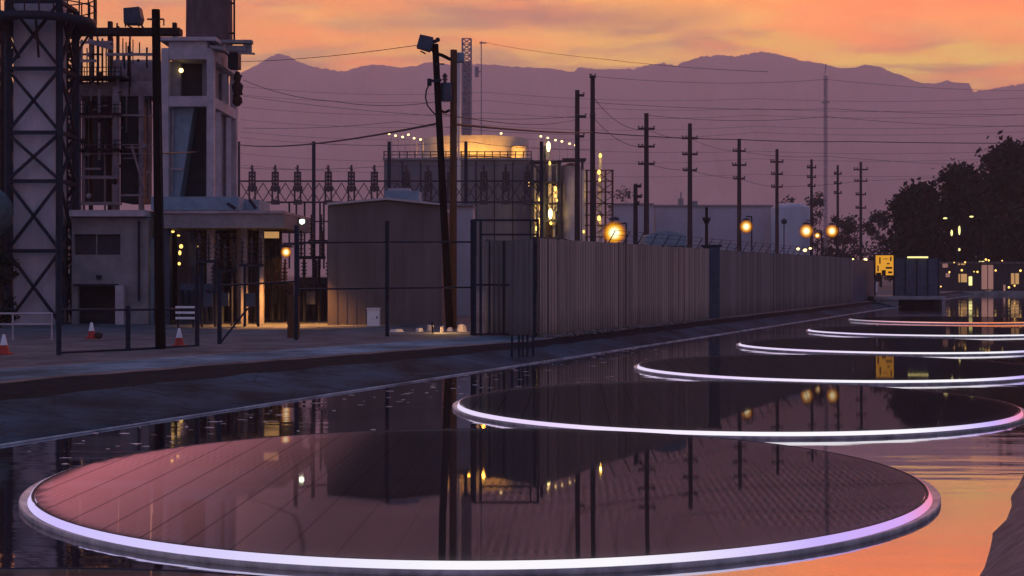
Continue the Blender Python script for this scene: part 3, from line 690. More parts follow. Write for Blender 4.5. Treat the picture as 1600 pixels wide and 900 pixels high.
for x in (394, 430, 465, 513, 549, 585, 635, 669, 704, 756, 790, 824):
    mb = MB()
    for d in (-4.2, 4.2): mb.barp(x + d, 268, x + d * 1.1, 316, Y - .2, 2.0)
    mb.barp(x, 258, x, 300, Y - .2, 2.4); mb.boxp(x - 7.2, x + 7.2, 291, 298.5, Y - .4, .4); mb.boxp(x - 6.5, x + 6.5, 312.5, 319.5, Y - .4, .4)
    mb.barp(x - 5, 276, x + 5, 276, Y - .2, 1.5); mb.barp(x - 4, 262, x + 3, 266, Y - .2, 1.6)
    for i in range(4): mb.cyl(P(x, 0, Y - .2)[:2], .30, Z(290 - i * 6, Y), Z(286.5 - i * 6, Y), 8)
    mb.build('switch', M['ins'], root)

# ------------------------------------------------------------------ shed and yard
Y = 66.0
root = thing('storage_shed', 'large plain dark shed with a low curved roof', 'shed', P(600, 508, Y))
pts = [(X(512, Y), G - .05)] + [(X(x, Y), Z(y, Y)) for x, y in ((512, 321.5), (604, 313), (690, 322))] + [(X(690, Y), G - .05)]
MB().prism(pts, Y, Y + 9).build('wall', M['shed'], root)
mb = MB(); top = pts[1:-1]
for a, b in zip(top[:-1], top[1:]): mb.add([(a[0], Y - .25, a[1] + .02), (b[0], Y - .25, b[1] + .02), (b[0], Y + 9.2, b[1] + .02), (a[0], Y + 9.2, a[1] + .02), (a[0], Y - .25, a[1] + .12), (b[0], Y - .25, b[1] + .12), (b[0], Y + 9.2, b[1] + .12), (a[0], Y + 9.2, a[1] + .12)], [(0, 3, 2, 1), (4, 5, 6, 7), (0, 1, 5, 4), (2, 3, 7, 6), (1, 2, 6, 5), (3, 0, 4, 7)])
mb.build('roof', M['conc'], root)
mb = MB()
for k in range(1, 12): mb.boxp(512 + 178 * k / 12 - .3, 512 + 178 * k / 12 + .3, 323, 506, Y - .012, .016)
mb.build('siding_rib', M['shed'], root)
root = thing('rooftop_unit', 'pale blue ventilation box on the shed roof', 'rooftop unit', P(628, 313, Y + 4))
MB().boxp(601, 655, 298, 318, Y + 4, 2).build('casing', M['tealp'], root)
mb = MB(); mb.boxp(606, 640, 294, 298, Y + 4.3, 1.4); mb.build('cover', M['conc'], root)
root = thing('pale_outbuilding', 'narrow pale wall of an outbuilding right of the dark shed', 'outbuilding', P(720, 500, 80))
MB().boxp(690, 739, 322, None, 80, 5).build('wall', M['pale'], root)
MB().boxp(688, 740, 318, 321.8, 79.8, 5.4).build('roof', M['concd'], root)
Yc = Yg(511)
root = thing('utility_cabinet', 'small white metal cabinet standing before the dark shed', 'cabinet', P(583, 511, Yc))
bd = MB().boxp(573.5, 592.5, 483, 509.5, Yc, .5).build('body', M['white'], root)
MB().boxp(572.5, 593.5, 481.5, 482.9, Yc - .05, .6).build('lid', M['white'], root)
MB().boxp(588, 589.5, 494, 498, Yc - .03, .028).build('handle', M['frame'], bd)
MB().boxp(573, 593, 509.5, None, Yc - .02, .54).build('base', M['concd'], root)

# lamps in the yard
def yard_lamp(label, x, y, Y, r, em, watts, col, arm=0, post_m='frame', base=True, cat='lamp', group=None, off=(0, -.3, 0)):
    p = P(x, y, Y); root = thing('yard_lamp', label, cat, (p.x, p.y, G), group)
    MB().ball(p, r, 14).build('lamp_glow', em, root)
    mb = MB(); mb.lathe((p.x, p.y, p.z + r * .75), [(r * 1.35, 0), (r * .9, r * .35), (.02, r * .6)], 14); mb.build('shade', M[post_m], root)
    q = Vector((p.x + arm, p.y + .25, p.z + r * 1.2))
    mb = MB(); mb.tube((q.x, q.y, G), q, .06, .045); mb.tube(q, (p.x, p.y, p.z + r * 1.25), .035); mb.build('post', M[post_m], root)
    if watts: light('lamp_light', p + Vector(off), watts, col, .12, root, 125)
    return root
yard_lamp('bright white-green lamp high on the post left of the shed', 472, 346, 64, .12, E['green'], 6, (.8, 1, .7), -.2)
yard_lamp('amber yard lamp glowing left of the shed above the lit gravel', 447, 394, 67, .30, E['sodium2'], 3200, (1, .40, .10), .45, off=(0, -1.6, -.1))
root = thing('amber_sign', 'small amber lit panel hanging under the deck end', 'lit panel', P(423, 367, 68.5))
MB().boxp(411, 435, 362, 372, 68.5, .2).build('panel', E['dim'], root)
MB().boxp(409, 437, 359.5, 361.8, 68.4, .4).build('hood', M['frame'], root)
mb = MB(); mb.boxp(449, 466, 462, None, 52.5, .35); o = mb.build('timber_stub', M['woodb'], None, P(457, 520, 52.5)); tag(o, 'short thick timber post by the fence below the amber lamp', 'post')

# rubble lit at the foot of the pole pair
Y = 58
for k, (x, wd, hh) in enumerate(((618, 26, 5), (655, 14, 6), (671, 10, 11), (690, 8, 10), (722, 20, 12), (703, 12, 6))):
    mb = MB(); p = P(x, 520, Y + (k % 3) * .4); p.z = G
    n = 9; hw = wd / 2 / F * Y; hh = hh / F * Y
    base = [Vector((p.x + hw * math.cos(a) * random.uniform(.8, 1.1), p.y + .35 * math.sin(a) * random.uniform(.8, 1.1), G - .02)) for a in [2 * math.pi * i / n for i in range(n)]]
    topv = [Vector((p.x + (q.x - p.x) * .7, p.y + (q.y - p.y) * .7, G + hh * random.uniform(.7, 1))) for q in base]
    mb.add(base + topv, [tuple(range(n, 2 * n))] + [(i, (i + 1) % n, (i + 1) % n + n, i + n) for i in range(n)])
    o = mb.build('rubble_block', M['conctan'], None, p)
    tag(o, ['flat long slab of lit rubble, leftmost of the heap before the shed', 'low flat lit stone near the leaning pole foot', 'tall square lit stone left of the pole pair', 'narrow upright lit stone beside the pole pair foot',
            'largest lit rubble block, next to the gate post', 'small lit stone between the two poles and gate'][k], 'rubble', 'lit rubble before the shed')
p = P(676, 513, 56.6); root = thing('added_ground_lamp', 'added low lamp on a stake lighting the rubble by the pole pair', 'lamp', (p.x, p.y, G))
MB().tube((p.x, p.y, G), (p.x, p.y, p.z + .2), .03).build('added_lamp_stake', M['frame'], root)
MB().lathe((p.x, p.y, p.z + .15), [(.16, 0), (.05, .1), (.005, .12)], 10).build('shade', M['frame'], root)
light('lamp_light', p + Vector((.2, .3, .1)), 45, (1, .55, .2), .08, root)  # stake lamp added to throw warm light on the rubble
light('lamp_light', P(712, 504, 56.9), 30, (1, .55, .2), .08, root)  # second added point light, without a fixture

# ------------------------------------------------------------------ poles in the foreground
YP = 44.9
root = thing('utility_pole', 'tall plain black wooden pole standing alone before the boiler house', 'utility pole', P(251, 545, YP))
a, b = P(251, 545, YP), P(243.5, 15, YP); a.z = G - .1
MB().tube(a, b, .165, .13, 14).build('shaft', M['wood'], root)
mb = MB(); mb.barp(230, 30, 256, 30, YP - .1, 2.5); mb.barp(256, 30, 256, 40, YP - .1, 1.5); mb.build('bracket', M['wire'], root)
mb = MB(); mb.tube(a + Vector((.17, -.1, .2)), b + Vector((.14, -.1, -3)), .02); mb.build('conduit', M['wire'], root)
YP = 61.0
root = thing('utility_pole', 'black pole leaning left, the left one of the close pole pair', 'utility pole', P(703, 514, YP))
a, b = P(703, 515, YP), P(680, 69, YP); a.z = G - .1
MB().tube(a, b, .17, .14, 14).build('shaft', M['wood'], root)
mb = MB(); mb.barp(668, 127, 690, 125, YP - .2, 4); mb.barp(671, 123, 671, 134, YP - .2, 5); mb.build('bracket', M['frame'], root)
MB().barp(681, 100, 694, 100, YP - .2, 2).build('bracket', M['frame'], root)
mb = MB(); mb.path([P(x, y, YP - .2) for x, y in ((671, 130), (666, 142), (665, 153), (668, 165), (676, 175), (684, 182))], .035); mb.build('hanging_cable', M['wire'], root)
mb = MB(); mb.barp(676, 66, 686, 62, YP - .1, 5); mb.ball(P(684, 62, YP), .1); mb.build('pole_cap', M['frame'], root)
flood_box('grey box floodlight tilted on top of the leaning black pole', 665, 68, YP, .72, -.3, 'blue')
root = thing('utility_pole', 'straight brown wooden pole, the right one of the close pole pair', 'utility pole', P(708, 514, YP + .6))
a, b = P(707.5, 515, YP + .6), P(709, 78, YP + .6); a.z = G - .1
MB().tube(a, b, .17, .145, 14).build('shaft', M['woodb'], root)
for q, r_ in ((((681, 84), (690, 86), (698, 90), (704, 93)), .08), (((688, 172), (695, 176), (703, 172)), .06)): MB().path([P(x, y, YP) for x, y in q], r_).build('tie_arm', M['wood'], root)
p = P(697, 140, YP + .2); root = thing('pole_transformer', 'grey can transformer hung between the two close poles', 'transformer', p)
MB().cyl((p.x, p.y), .24, Z(157, YP), Z(129, YP), 16).build('can', M['blue'], root)
mb = MB(); mb.cyl((p.x - .05, p.y), .07, Z(129, YP), Z(114, YP), 8); mb.cyl((p.x - .05, p.y), .12, Z(124, YP), Z(122, YP), 8); mb.cyl((p.x - .05, p.y), .12, Z(119, YP), Z(117, YP), 8); mb.build('bushing', M['ins'], root)
mb = MB(); mb.barp(692, 133, 708, 131, YP + .2, 3); mb.barp(692, 152, 708, 152, YP + .2, 3); mb.build('hanger', M['frame'], root)
p = P(718, 88, YP + 1.2); root = thing('equipment_box', 'pale blue box fixed behind the top of the brown pole', 'box', p)
MB().boxp(711, 725, 82, 96, YP + .85, .5).build('case', M['tealp'], root)

# ------------------------------------------------------------------ fences
pts = [(92, 555, 370), (200, 548, 478), (308, 541, 428), (343, 537.5, 425), (463, 531, 352), (605, 525.5, 345), (738, 523.6, 343)]
root = thing('chain_link_fence', 'thin dark post and rail fence running along the canal path', 'fence', P(345, 537, Yg(537)))
W = []
for x, yb_, yt in pts:
    Y = Yg(yb_); W.append((Vector((X(x, Y), Y, 0)), Z(yt, Y)))
for (p, zt) in W: MB().tube((p.x, p.y, G - .05), (p.x, p.y, zt), .075, n=10).build('post', M['frame'], root)
def rail_at(i, ya, j, yb_):
    (p, _), (q, _) = W[i], W[j]; MB().tube((p.x, p.y, Z(ya, p.y)), (q.x, q.y, Z(yb_, q.y)), .035).build('rail', M['frame'], root)
for i, ya, j, yb_ in ((0, 484, 1, 484), (1, 484, 2, 483), (0, 551, 1, 546), (1, 546, 2, 540), (3, 446, 4, 440), (4, 379, 5, 378), (5, 378, 6, 378), (4, 452, 5, 450), (5, 450, 6, 449)): rail_at(i, ya, j, yb_)
p = W[3][0]; MB().bar((p.x, p.y, G), (p.x + .9, p.y + .3, G + 1.2), .06).build('stay', M['frame'], root)

# gate
Y = 54.4
root = thing('yard_gate', 'tall dark barred metal gate at the corner of the corrugated fence', 'gate', P(790, 524, Y))
mb = MB(); mb.boxp(739, 744, 342, None, Y, .15); mb.boxp(749, 753, 345, None, Y, .12); mb.boxp(838.5, 842.5, 342, None, Y, .12); mb.build('gate_post', M['frame'], root)
mb = MB()
for y in (344, 445, 522): mb.boxp(744, 838.5, y - 1.6, y + 1.6, Y + .02, .08)
mb.build('gate_rail', M['frame'], root)
for x in (765, 787, 811, 829): MB().boxp(x - 1.3, x + 1.3, 376 if x != 829 else 345, 521, Y + .03, .07).build('picket', M['frame'], root)
MB().boxp(752, 838, 365, 368, Y + .02, .06).build('mid_rail', M['frame'], root)

# corrugated fence
def weather_bank(m):                              # slab joints, damp stains and hairline cracks
    t = m.node_tree; b = t.nodes['Principled BSDF']; src = b.inputs['Base Color'].links[0].from_socket
    g = N(t, 'ShaderNodeNewGeometry'); dt = N(t, 'ShaderNodeVectorMath', operation='DOT_PRODUCT'); L(t, g.outputs['Position'], dt.inputs[0]); dt.inputs[1].default_value = UD
    n = N(t, 'ShaderNodeTexNoise'); n.inputs['Scale'].default_value = .28; n.inputs['Detail'].default_value = 6; L(t, g.outputs['Position'], n.inputs['Vector'])
    jn = fmath(t, 'LESS_THAN', fmath(t, 'FRACT', fmath(t, 'DIVIDE', fmath(t, 'ADD', dt.outputs['Value'], fmath(t, 'MULTIPLY', n.outputs[0], .5)), 4.4)), .012)
    vo = N(t, 'ShaderNodeTexVoronoi', feature='DISTANCE_TO_EDGE'); vo.inputs['Scale'].default_value = .55; L(t, g.outputs['Position'], vo.inputs['Vector'])
    ck = fmath(t, 'LESS_THAN', vo.outputs['Distance'], .008)
    k = fmath(t, 'MULTIPLY', ramp(t, n.outputs[0], [(.32, (.55, .55, .55)), (.66, (1.75, 1.75, 1.75))]), fmath(t, 'SUBTRACT', 1.0, fmath(t, 'MULTIPLY', fmath(t, 'MAXIMUM', jn, ck), .55)))
    cc = N(t, 'ShaderNodeCombineXYZ')
    for i_ in range(3): L(t, k, cc.inputs[i_])
    L(t, mixc(t, 1.0, src, cc.outputs[0], 'MULTIPLY'), b.inputs['Base Color'])
weather_bank(M['lining']); weather_bank(M['path'])
def fence_mat():
    return mat('corrugated_paint', (.175, .16, .15), .75, scale=1.6, var=.24, stretch=(3, 3, .06))
M['fence'] = fence_mat()
M['fence_warm'] = mat('lamp_warmed_corrugated', (.31, .24, .19), .75, scale=1.6, var=.24, stretch=(3, 3, .06))  # sodium lamp's warmth put into the sheet colour
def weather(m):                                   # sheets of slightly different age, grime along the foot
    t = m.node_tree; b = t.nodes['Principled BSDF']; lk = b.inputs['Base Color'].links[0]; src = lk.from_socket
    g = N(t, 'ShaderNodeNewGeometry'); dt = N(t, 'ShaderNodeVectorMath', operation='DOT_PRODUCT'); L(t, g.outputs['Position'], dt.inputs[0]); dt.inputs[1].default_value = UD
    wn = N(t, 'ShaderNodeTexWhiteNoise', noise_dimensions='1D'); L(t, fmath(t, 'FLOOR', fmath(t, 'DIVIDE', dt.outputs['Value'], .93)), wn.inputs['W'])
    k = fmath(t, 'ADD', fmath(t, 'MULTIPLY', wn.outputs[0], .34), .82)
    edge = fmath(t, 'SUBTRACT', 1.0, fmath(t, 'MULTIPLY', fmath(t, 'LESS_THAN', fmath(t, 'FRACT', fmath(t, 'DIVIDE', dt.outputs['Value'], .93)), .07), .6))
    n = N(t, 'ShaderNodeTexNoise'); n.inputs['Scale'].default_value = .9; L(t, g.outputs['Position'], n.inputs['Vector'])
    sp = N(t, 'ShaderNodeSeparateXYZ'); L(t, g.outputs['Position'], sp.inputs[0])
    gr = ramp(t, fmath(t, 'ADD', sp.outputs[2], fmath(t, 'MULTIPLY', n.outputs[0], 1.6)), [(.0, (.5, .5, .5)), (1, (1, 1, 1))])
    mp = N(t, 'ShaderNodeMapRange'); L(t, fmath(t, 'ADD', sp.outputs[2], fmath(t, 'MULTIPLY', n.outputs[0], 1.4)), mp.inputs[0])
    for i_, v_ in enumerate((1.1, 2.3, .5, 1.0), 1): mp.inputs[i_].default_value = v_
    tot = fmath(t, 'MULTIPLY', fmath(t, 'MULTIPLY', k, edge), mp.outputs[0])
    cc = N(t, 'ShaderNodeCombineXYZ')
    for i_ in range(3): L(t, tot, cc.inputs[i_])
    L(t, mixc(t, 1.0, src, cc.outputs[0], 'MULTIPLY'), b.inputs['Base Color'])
FS0 = Vector((.95, 53.0, 0)); FD = UD
weather(M['fence']); weather(M['fence_warm'])
def corrugated(name, label, a, b, ztop, m, per=.30, amp=.055, panel=1.1, wav=True):
    root = thing(name, label, 'fence', (a.x, a.y, G), 'metal sheet fence along the canal')
    d = (b - a); Ln = d.length; d.normalize(); nn = Vector((d.y, -d.x, 0)); mb = MB(); vs = []
    n = int(Ln / (per / 4)); j = 0
    step = [(0, 0), (0, 1)]
    s = 0; pts = []
    while s < Ln:
        pn = int(s / panel); o = .02 * (pn % 2)
        for ds, am in ((0, 0), (.28, 0), (.40, 1), (.80, 1), (.92, 0)):
            ss_ = s + ds * per
            if ss_ <= Ln: pts.append((ss_, am * amp + o + .012 * nz(pn, 7), pn))
        s += per
    for s_, off, pn in pts:
        p = a + d * s_ + nn * off; zt = ztop + .05 * nz(pn * 3.3, 1)
        vs += [(p.x, p.y, G - .1), (p.x, p.y, zt)]
    mb.add(vs, [(2 * k, 2 * k + 2, 2 * k + 3, 2 * k + 1) for k in range(len(pts) - 1)]); mb.build('sheeting', m, root)
    k = 0.0
    while k <= Ln:
        p = a + d * k - nn * .12; MB().bar((p.x, p.y, G), (p.x, p.y, ztop + .05), .09).build('post', M['frame'], root); k += 3.3
    mb = MB()
    for zz in (G + .5, ztop - .3): mb.bar(a + Vector((0, 0, zz)) - nn * .08, b + Vector((0, 0, zz)) - nn * .08, .05)
    mb.build('back_rail', M['frame'], root)
    return root
fa = FS0; f1 = FS0 + FD * 24.5; f2 = FS0 + FD * 25.6; f3 = FS0 + FD * 70; f4 = FS0 + FD * 82
corrugated('sheet_fence', 'brown corrugated fence stretch with painted lamp warmth nearest the gate, below the bright sodium lamp', fa, f1, 4.34, M['fence_warm'])
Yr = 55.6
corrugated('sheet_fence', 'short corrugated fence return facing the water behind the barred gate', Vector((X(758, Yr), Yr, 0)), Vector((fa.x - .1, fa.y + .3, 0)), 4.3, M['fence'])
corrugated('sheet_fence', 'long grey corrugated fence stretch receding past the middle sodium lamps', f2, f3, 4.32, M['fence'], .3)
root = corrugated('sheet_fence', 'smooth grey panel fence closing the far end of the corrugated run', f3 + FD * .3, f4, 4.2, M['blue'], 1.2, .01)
root = thing('fence_pier', 'darker steel pier joining the two corrugated fence runs', 'pier', f1)
q = f1 + FD * .55; mb = MB(); mb.box(q.x - .4, q.x + .4, q.y - .4, q.y + .4, G, 4.45); mb.build('column', M['blue'], root)
MB().box(q.x - .5, q.x + .5, q.y - .5, q.y + .5, 4.453, 4.56).build('cap', M['frame'], root)
# barbed wire arms
root = thing('barbed_wire', 'slanted barbed wire arms and strands on top of the corrugated fence', 'barbed wire', FS0 + Vector((0, 0, 4.34)))
for k in range(36):
    p = FS0 + FD * (8 + k * 2.0); MB().bar(Vector((p.x, p.y, 4.25)), Vector((p.x - VD.x * -.35, p.y - VD.y * -.35, 4.85)), .035).build('arm', M['frame'], root)
mb = MB()
for j in (.35, .7, 1.0):
    p0 = FS0 + FD * 8 + VD * .35 * j; p1 = FS0 + FD * 78 + VD * .35 * j
    mb.tube((p0.x, p0.y, 4.25 + .6 * j), (p1.x, p1.y, 4.25 + .6 * j), .012, n=4)
mb.build('strand', M['wire'], root)
# bars standing in the water at the bank
root = thing('water_screen', 'cluster of dark vertical bars standing in the canal edge below the gate', 'screen', P(815, 570, 46.5))
for x, Yb in ((800, 46.2), (811, 46.6), (817, 46.9), (824, 47.2), (833, 47.4)):
    MB().bar((X(x, Yb), Yb, -.6), (X(x, Yb), Yb, Z(523, Yb)), .055).build('bar', M['frame'], root)
MB().bar((X(799, 46.5), 46.5, .75), (X(834, 47), 47, .75), .04).build('crosspiece', M['frame'], root)
# kicked-up soil at the fence foot
mb = MB()
for k in range(260):
    s = random.uniform(0, 26); p = FS0 + FD * s + VD * random.uniform(.1, .75); r = random.uniform(.04, .16) * (1 - s / 40)
    mb.ball((p.x, p.y, G + .02), r, 6, .7)
struct(mb.build('loose_soil', M['dirt']), 'stuff')

# pale rail barrier, barricade, cones
Y = 50.5
root = thing('rail_barrier', 'pale two rail pipe barrier at the left edge below the stack', 'barrier', P(40, 530, Y))
for x in (-60, 20, 81): MB().tube((X(x, Y), Y, G), (X(x, Y), Y, Z(489, Y)), .035).build('post', M['conc'], root)
for y in (490, 507): MB().tube(P(-60, y, Y), P(82, y, Y), .035).build('rail', M['conc'], root)
Y = Yg(512)
root = thing('barricade', 'white boarded barricade beside the black pole', 'barricade', P(290, 512, Y))
for y in (480, 488.5, 497): MB().boxp(274, 306, y - 1.8, y + 1.8, Y - .03, .03).build('board', M['white'], root)
for x in (278, 302): MB().boxp(x - 1.3, x + 1.3, 477, None, Y + .003, .06).build('leg', M['frame'], root)
def cone(x, yb_, label):
    Y = Yg(yb_); p = P(x, yb_, Y); p.z = G + .004
    root = thing('traffic_cone', label, 'traffic cone', p, 'traffic cones on the path')
    MB().box(p.x - .2, p.x + .2, p.y - .2, p.y + .2, G + .004, G + .05).build('base', M['red'], root)
    MB().lathe((p.x, p.y, G + .05), [(.16, 0), (.11, .22), (.105, .23)], 16).build('body', M['red'], root)
    MB().lathe((p.x, p.y, G + .05), [(.107, .23), (.04, .52), (.03, .54), (.001, .54)], 16).build('collar', M['white'], root)
cone(143, 529, 'orange cone with white collar between the stack and the black pole')
cone(280, 541, 'orange cone with white collar just right of the black pole foot')
cone(6, 554, 'orange cone with white collar cut by the left edge')
root = thing('sand_bag', 'dark sandbag lying beside the cone left of the black pole', 'sandbag', P(152, 529, Yg(529)))
p = P(154, 529, Yg(529)); MB().ball((p.x, p.y, G + .12), .16, 10, .75).build('sack', M['rust'], root)

# ------------------------------------------------------------------ cooling building with lit tank
Y = 200.0
root = thing('cooling_building', 'broad dark block with a railed roof below the lit orange tank', 'building', P(715, 480, Y))
MB().boxp(600, 830, 250, None, Y, 20).build('wall', M['block'], root)
MB().boxp(598, 832, 246.5, 249.8, Y - .3, 20.6).build('roof', M['concd'], root)
mb = MB()
for y in (237, 242): mb.barp(600, y, 830, y, Y - .1, 1.2)
for k in range(20): mb.barp(600 + k * 12.1, 236, 600 + k * 12.1, 247, Y - .1, 1.2)
mb.build('railing', M['frame'], root)
mb = MB()
for k in range(1, 8): mb.boxp(600 + 230 * k / 8 - 1, 600 + 230 * k / 8 + 1, 252, 400, Y - .05, .06)
mb.build('wall_rib', M['frame'], root)
root = thing('roof_tank', 'wide round tank glowing orange on the dark building roof', 'tank', P(742, 246, Y + 9.4))
c = P(742, 0, Y + 9.4); rt = 84 / F * (Y + 9.4); zt = Z(219, Y + 9.4); zb = Z(246.5, Y)
mb = MB(); mb.lathe((c.x, c.y, 0), [(rt, zb), (rt, zt)], 48); mb.lathe((c.x, c.y, 0), [(rt, zt), (rt * .5, zt + .15), (.01, zt + .25)], 48); mb.build('shell', M['conctan'], root)
MB().lathe((c.x, c.y, 0), [(rt + .003, zb + .25), (rt + .1, zb + .25), (rt + .1, zb + .4), (rt + .003, zb + .4)], 48).build('hoop', M['rust'], root)
root = thing('roof_drum', 'small orange lit drum at the right end of the dark roof', 'drum', P(811, 246, Y + 2))
c = P(811, 0, Y + 2.6); MB().cyl(c[:2], 12.5 / F * Y, zb, Z(227, Y), 20).build('shell', M['conctan'], root)
MB().cyl(c[:2], 13 / F * Y, Z(227, Y) + .003, Z(226, Y), 20).build('lid', M['rust'], root)
for x in (668, 690, 712, 734, 756, 778, 800, 818): light('tank_uplight', P(x, 236, Y + .0), 190, (1, .46, .05), .3)
def gooseneck(label, x, y, Y, left, yb_, grp):
    p = P(x, y, Y); s = -1 if left else 1
    root = thing('gooseneck_lamp', label, 'lamp', p, grp); k = Y / F
    mb = MB(); mb.ball(p, 1.9 * k, 10, .8); mb.build('lamp_glass', E['warm'], root)
    mb = MB(); mb.path([(p.x, p.y, p.z + 1.5 * k), (p.x + s * -1.5 * k, p.y, p.z + 2.5 * k), (p.x - s * 4 * k, p.y, p.z), (p.x - s * 4 * k, p.y, Z(yb_, Y))], .05); mb.build('arm', M['conc'], root)
ordl = ['first', 'second', 'third', 'fourth', 'fifth', 'sixth']
for k, (x, y) in enumerate(((608, 209), (618, 212), (629, 214), (638, 210.5), (647, 216), (657, 218))):
    gooseneck('%s from the left of the small roof lamps left of the orange tank' % ordl[k], x, y, Y - .5 + k * .3, True, 247, 'lamps at the left end of the dark roof')
for k, (x, y) in enumerate(((845, 213), (856, 215.5), (868, 219), (878, 221), (890, 224.5), (899, 227))):
    gooseneck('%s from the left of the lamp row right of the orange tank' % ordl[k], x, y, Y - 1 + k * .8, False, 250 if k else 290, 'lamps above the process tower')
gooseneck('lone lamp above the orange tank, between the two lamp rows', 783, 208.5, Y + 6, True, 222, None)

# process tower with yellow lights
Y = 197.0
root = thing('process_tower', 'dark steel process tower full of yellow lit pipes right of the block', 'process tower', P(860, 480, Y))
for x in (832, 851, 874, 910): MB().boxp(x - 2, x + 2, 250 if x != 851 else 228, None, Y, .2).build('post', M['frame'], root)
for y in (252, 285, 318, 345, 372): MB().boxp(828, 878, y - 1.5, y + 1.5, Y - .1, 4).build('platform', M['frame'], root)
MB().boxp(879, 916, 247, 250, Y - .2, 4).build('platform', M['frame'], root)
MB().boxp(827, 886, 258, None, Y + 6, 6).build('rear_wall', M['block'], root)
for x, y0, y1, m in ((833, 290, 330, 'rust'), (848, 262, 300, 'dark'), (872, 270, 320, 'rust'), (842, 335, 372, 'dark'), (868, 335, 375, 'mauve')): MB().boxp(x - 4, x + 4, y0, y1, Y + 1.6, 1.2).build('equipment_box', M[m], root)
mb = MB()
for a in ((832, 252, 851, 285), (851, 285, 832, 318), (832, 318, 851, 345), (851, 345, 874, 318), (851, 372, 874, 345), (874, 285, 851, 318)): mb.barp(*a, Y - .1, 1.6)
mb.build('brace', M['frame'], root)
for x, ya, yb_, wd in ((836, 262, 380, 4), (842, 300, 380, 6), (859, 250, 345, 6), (866, 290, 372, 5), (870, 255, 330, 3), (847, 330, 380, 3)):
    MB().tube(P(x, ya, Y + .8), P(x, yb_, Y + .8), wd / 2 / F * Y, n=10).build('pipe', M['conctan'], root)
mb = MB(); c = P(856, 0, Y + 1.5); mb.cyl(c[:2], .38, Z(247, Y), Z(222, Y), 14); mb.build('vessel', M['conctan'], root)
MB().boxp(852, 872, 345, 368, Y + 1, 1).build('equipment_box', M['rust'], root)
for x, y, r in ((857, 229, .20), (859, 255, .12), (868, 295, .14), (868, 306, .10), (860, 334, .20), (843, 312, .12), (845, 325, .15), (842, 345, .12), (827, 288, .10), (861, 349, .14), (838, 357, .13), (870, 313, .12)):
    MB().ball(P(x, y, Y - .5), r * 1.35, 10, 1.2 + (x % 3) * .7).build('process_light', E['proc'] if r < .19 else E['hot'], root)
for q, e in (((857, 232), 25), ((864, 300), 55), ((845, 320), 60), ((858, 345), 55), ((840, 358), 50)): light('process_glow', P(*q, Y - 1.2), e * 2.2, (1, .62, .15), .15, root)
root = thing('silo', 'smooth pale grey silo right of the yellow lit process tower', 'silo', P(894, 480, Y + 2))
c = P(893, 0, Y + 3); MB().cyl(c[:2], 15 / F * Y, G, Z(258, Y), 28).build('shell', M['duct'], root)
MB().lathe((c.x, c.y, 0), [(15.5 / F * Y, Z(258, Y)), (9 / F * Y, Z(254, Y)), (.01, Z(252, Y))], 28).build('lid', M['duct'], root)
Y = 190.0
root = thing('pipe_tower', 'slim lattice tower with stacked yellow lights beside the tall pole', 'lattice tower', P(942, 480, Y))
for x in (917, 930, 946, 957): MB().barp(x, 266, x, 400, Y, 2.2).build('post', M['rust'], root)
mb = MB()
for y in (266, 283, 300, 318, 336, 352, 370): mb.barp(914, y, 959, y, Y - .1, 1.8)
for k in range(5): mb.barp(930, 266 + k * 20, 957, 286 + k * 20, Y - .05, 1.2); mb.barp(957, 266 + k * 20, 930, 286 + k * 20, Y - .05, 1.2)
mb.build('rung', M['rust'], root)
mb = MB(); mb.tube(P(938, 236, Y + .3), P(938, 400, Y + .3), .26, n=10); mb.tube(P(913, 266, Y + .3), P(913, 380, Y + .3), .34, n=10); mb.build('pipe', M['conctan'], root)
for x, y, r in ((938, 243, .13), (936, 269, .14), (937, 281, .1), (936, 341, .15), (912, 362, .09)):
    MB().ball(P(x, y, Y - .5), r * 1.6, 10, 1.5).build('tower_light', E['proc'], root)
for q in ((938, 248), (936, 275), (925, 300), (936, 345)): light('tower_glow', P(*q, Y - 1.2), 45, (1, .62, .15), .12, root)

# sodium lamps along the fence and beyond
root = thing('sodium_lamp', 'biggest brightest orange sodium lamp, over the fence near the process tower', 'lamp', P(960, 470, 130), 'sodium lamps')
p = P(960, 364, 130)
MB().ball(p, 1.25, 24).build('lamp_glow', E['sodium'], root)  # oversized ball carrying the lamp's halo
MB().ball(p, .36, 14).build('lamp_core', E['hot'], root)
mb = MB(); mb.lathe((p.x, p.y + .05, p.z + .45), [(.5, .72), (.4, .95), (.02, 1.05)], 18); mb.build('hood', M['frame'], root)
mb = MB(); mb.path([(p.x + 1.1, p.y + .4, G), (p.x + 1.1, p.y + .4, p.z + .9), (p.x, p.y, p.z + .8)], .09); mb.build('post', M['frame'], root)
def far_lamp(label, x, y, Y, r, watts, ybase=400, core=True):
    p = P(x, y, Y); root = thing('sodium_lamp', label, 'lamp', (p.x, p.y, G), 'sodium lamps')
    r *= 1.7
    MB().ball(p, r, 16).build('lamp_glow', E['sodium2'], root)  # halo ball, wider than the lamp itself
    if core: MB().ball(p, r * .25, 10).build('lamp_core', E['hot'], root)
    mb = MB(); mb.lathe((p.x, p.y, p.z + r * .8), [(r * .5, 0), (r * .4, r * .2), (.02, r * .3)], 12); mb.build('hood', M['frame'], root)
    mb = MB(); mb.path([(p.x + .5, p.y + .3, G), (p.x + .5, p.y + .3, p.z + r * 1.3), (p.x, p.y, p.z + r * 1.3)], .06); mb.build('post', M['frame'], root)
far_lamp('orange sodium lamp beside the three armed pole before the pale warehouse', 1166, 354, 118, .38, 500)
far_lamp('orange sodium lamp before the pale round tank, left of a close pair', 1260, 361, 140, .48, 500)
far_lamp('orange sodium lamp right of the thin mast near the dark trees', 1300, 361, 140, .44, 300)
far_lamp('small orange lamp tucked low between the two lamps by the round tank', 1277, 368, 142, .22, 0, core=False)
